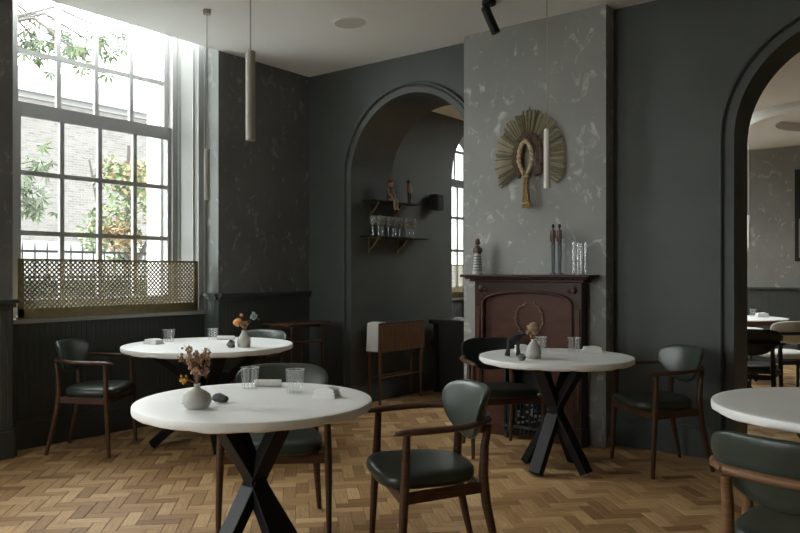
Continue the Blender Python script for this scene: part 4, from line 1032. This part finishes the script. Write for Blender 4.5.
# ---- open side stand in the corner
root = empty('tray_stand', (.36, -.53, 0)); tag(root, 'slim wooden stand with a thin top in the room corner', 'stand')
for x in (-.13, .13):
    for y in (-.19, .20):
        m = MB(); m.tube([(x, y, 0), (x, y, .815)], [.011, .014], 8); m.build('leg', 'walnut', root, smooth=40)
    m = MB(); m.box(x-.008, x+.008, -.19, .20, .645, .668); m.build('crossbar', 'walnut', root)
m = MB(); m.box(-.17, .17, -.27, .27, .815, .832); m.build('top', 'walnut', root, bevel=.004)
for y in (-.19, .20):
    m = MB(); m.box(-.13, .13, y-.008, y+.008, .78, .81); m.build('end_rail', 'walnut', root)
# ---- black console in the passage
root = empty('console_table', (1.05, 1.45, 0)); tag(root, 'black console table in the passage behind the arch', 'table')
m = MB(); m.box(-.40, .55, -.27, .27, .735, .785); m.build('top', 'black_soft', root, bevel=.006)
for x in (-.33, .48):
    for y in (-.22, .22):
        m = MB(); m.box(x-.025, x+.025, y-.025, y+.025, 0, .735); m.build('leg', 'black_soft', root)
m = MB(); m.box(-.33, .48, -.235, .235, .40, .735); m.build('apron', 'black_soft', root)
m = MB(); m.box(-.33, .48, -.21, .21, .0, .40); m.build('lower_box', 'black_soft', root)
root = empty('pepper_mill', (1.00, 1.50, .785)); tag(root, 'small dark pepper mill on the black console', 'mill')
m = MB(); m.lathe([(.028, 0), (.028, .03), (.018, .06), (.022, .085)], n=18); m.build('body', 'walnut', root, smooth=50)
m = MB(); m.blob((0, 0, .102), (.022, .022, .02), 12, 8); m.build('knob', 'walnut', root, smooth=60)

# ---- far room
p5 = PZ(737, 317.5, .75); p6 = PZ(733, 328, .75)
def far_table(p, R, label, wood_edge):
    root = empty('round_table', (p.x, p.y, 0)); tag(root, label, 'table', 'far room tables')
    m = MB(); m.lathe([(R-.01, .735), (R, .738), (R, .748), (R-.004, .75), (R-.05, .75)], n=64); m.build('tabletop', 'table_white', root, smooth=40)
    m = MB(); m.lathe([(R-.03, .69), (R-.012, .692), (R-.010, .735)], n=64); m.build('table_edge', 'teak' if wood_edge else 'table_rim', root, smooth=40)
    for k in range(4):
        a = math.radians(80+90*k); d = Vector((math.cos(a), math.sin(a), 0)); m = MB(); m.bar(d*.2+Vector((0,0,.69)), d*(-.25)+Vector((0,0,.018)), .08, .05, up=d); m.build('leg', 'black_metal', root)
far_table(p5, .56, 'far room round table with a wooden edge, by the panelled wall', True)
far_table(p6, .27, 'small round white table in the far room, mostly hidden by the arch', False)
tumbler((PZ(753, 316.5, .75)), .09, .04, 'tumbler on the far room table')
folded_napkin(PZ(762, 317.3, .75), math.radians(35), .14, .09, 'folded white napkin on the far room table', 3, .018)
q = PT(750, 330, 6.7); make_chair((q.x, q.y), 105, 'black armchair in the far room just beyond the arch', leather='leather_black', frame='black_soft')
q = PT(784, 330, 7.75); make_chair((q.x, q.y), 132, 'armchair with a backrest whitened as if lit, in the far room', leather='leather_lit', frame='black_soft')
# framed picture on the far wall
p = PY(806, 215, YB-.02); root = empty('framed_picture', (p.x, YB, p.z)); tag(root, 'dark framed picture cut by the right edge on the far wall', 'picture')
hw, hh = .14, .65
m = MB(); m.box(-hw, hw, -.03, 0, -hh, -hh+.05); m.box(-hw, hw, -.03, 0, hh-.05, hh); m.box(-hw, -hw+.05, -.03, 0, -hh+.05, hh-.05); m.box(hw-.05, hw, -.03, 0, -hh+.05, hh-.05); m.build('frame', 'black_soft', root)
m = MB(); m.box(-hw+.05, hw-.05, -.012, -.002, -hh+.05, -.05); m.build('print', 'paper', root)
m = MB(); m.box(-hw+.05, hw-.05, -.012, -.002, -.05, hh-.05); m.build('print', 'black_soft', root)
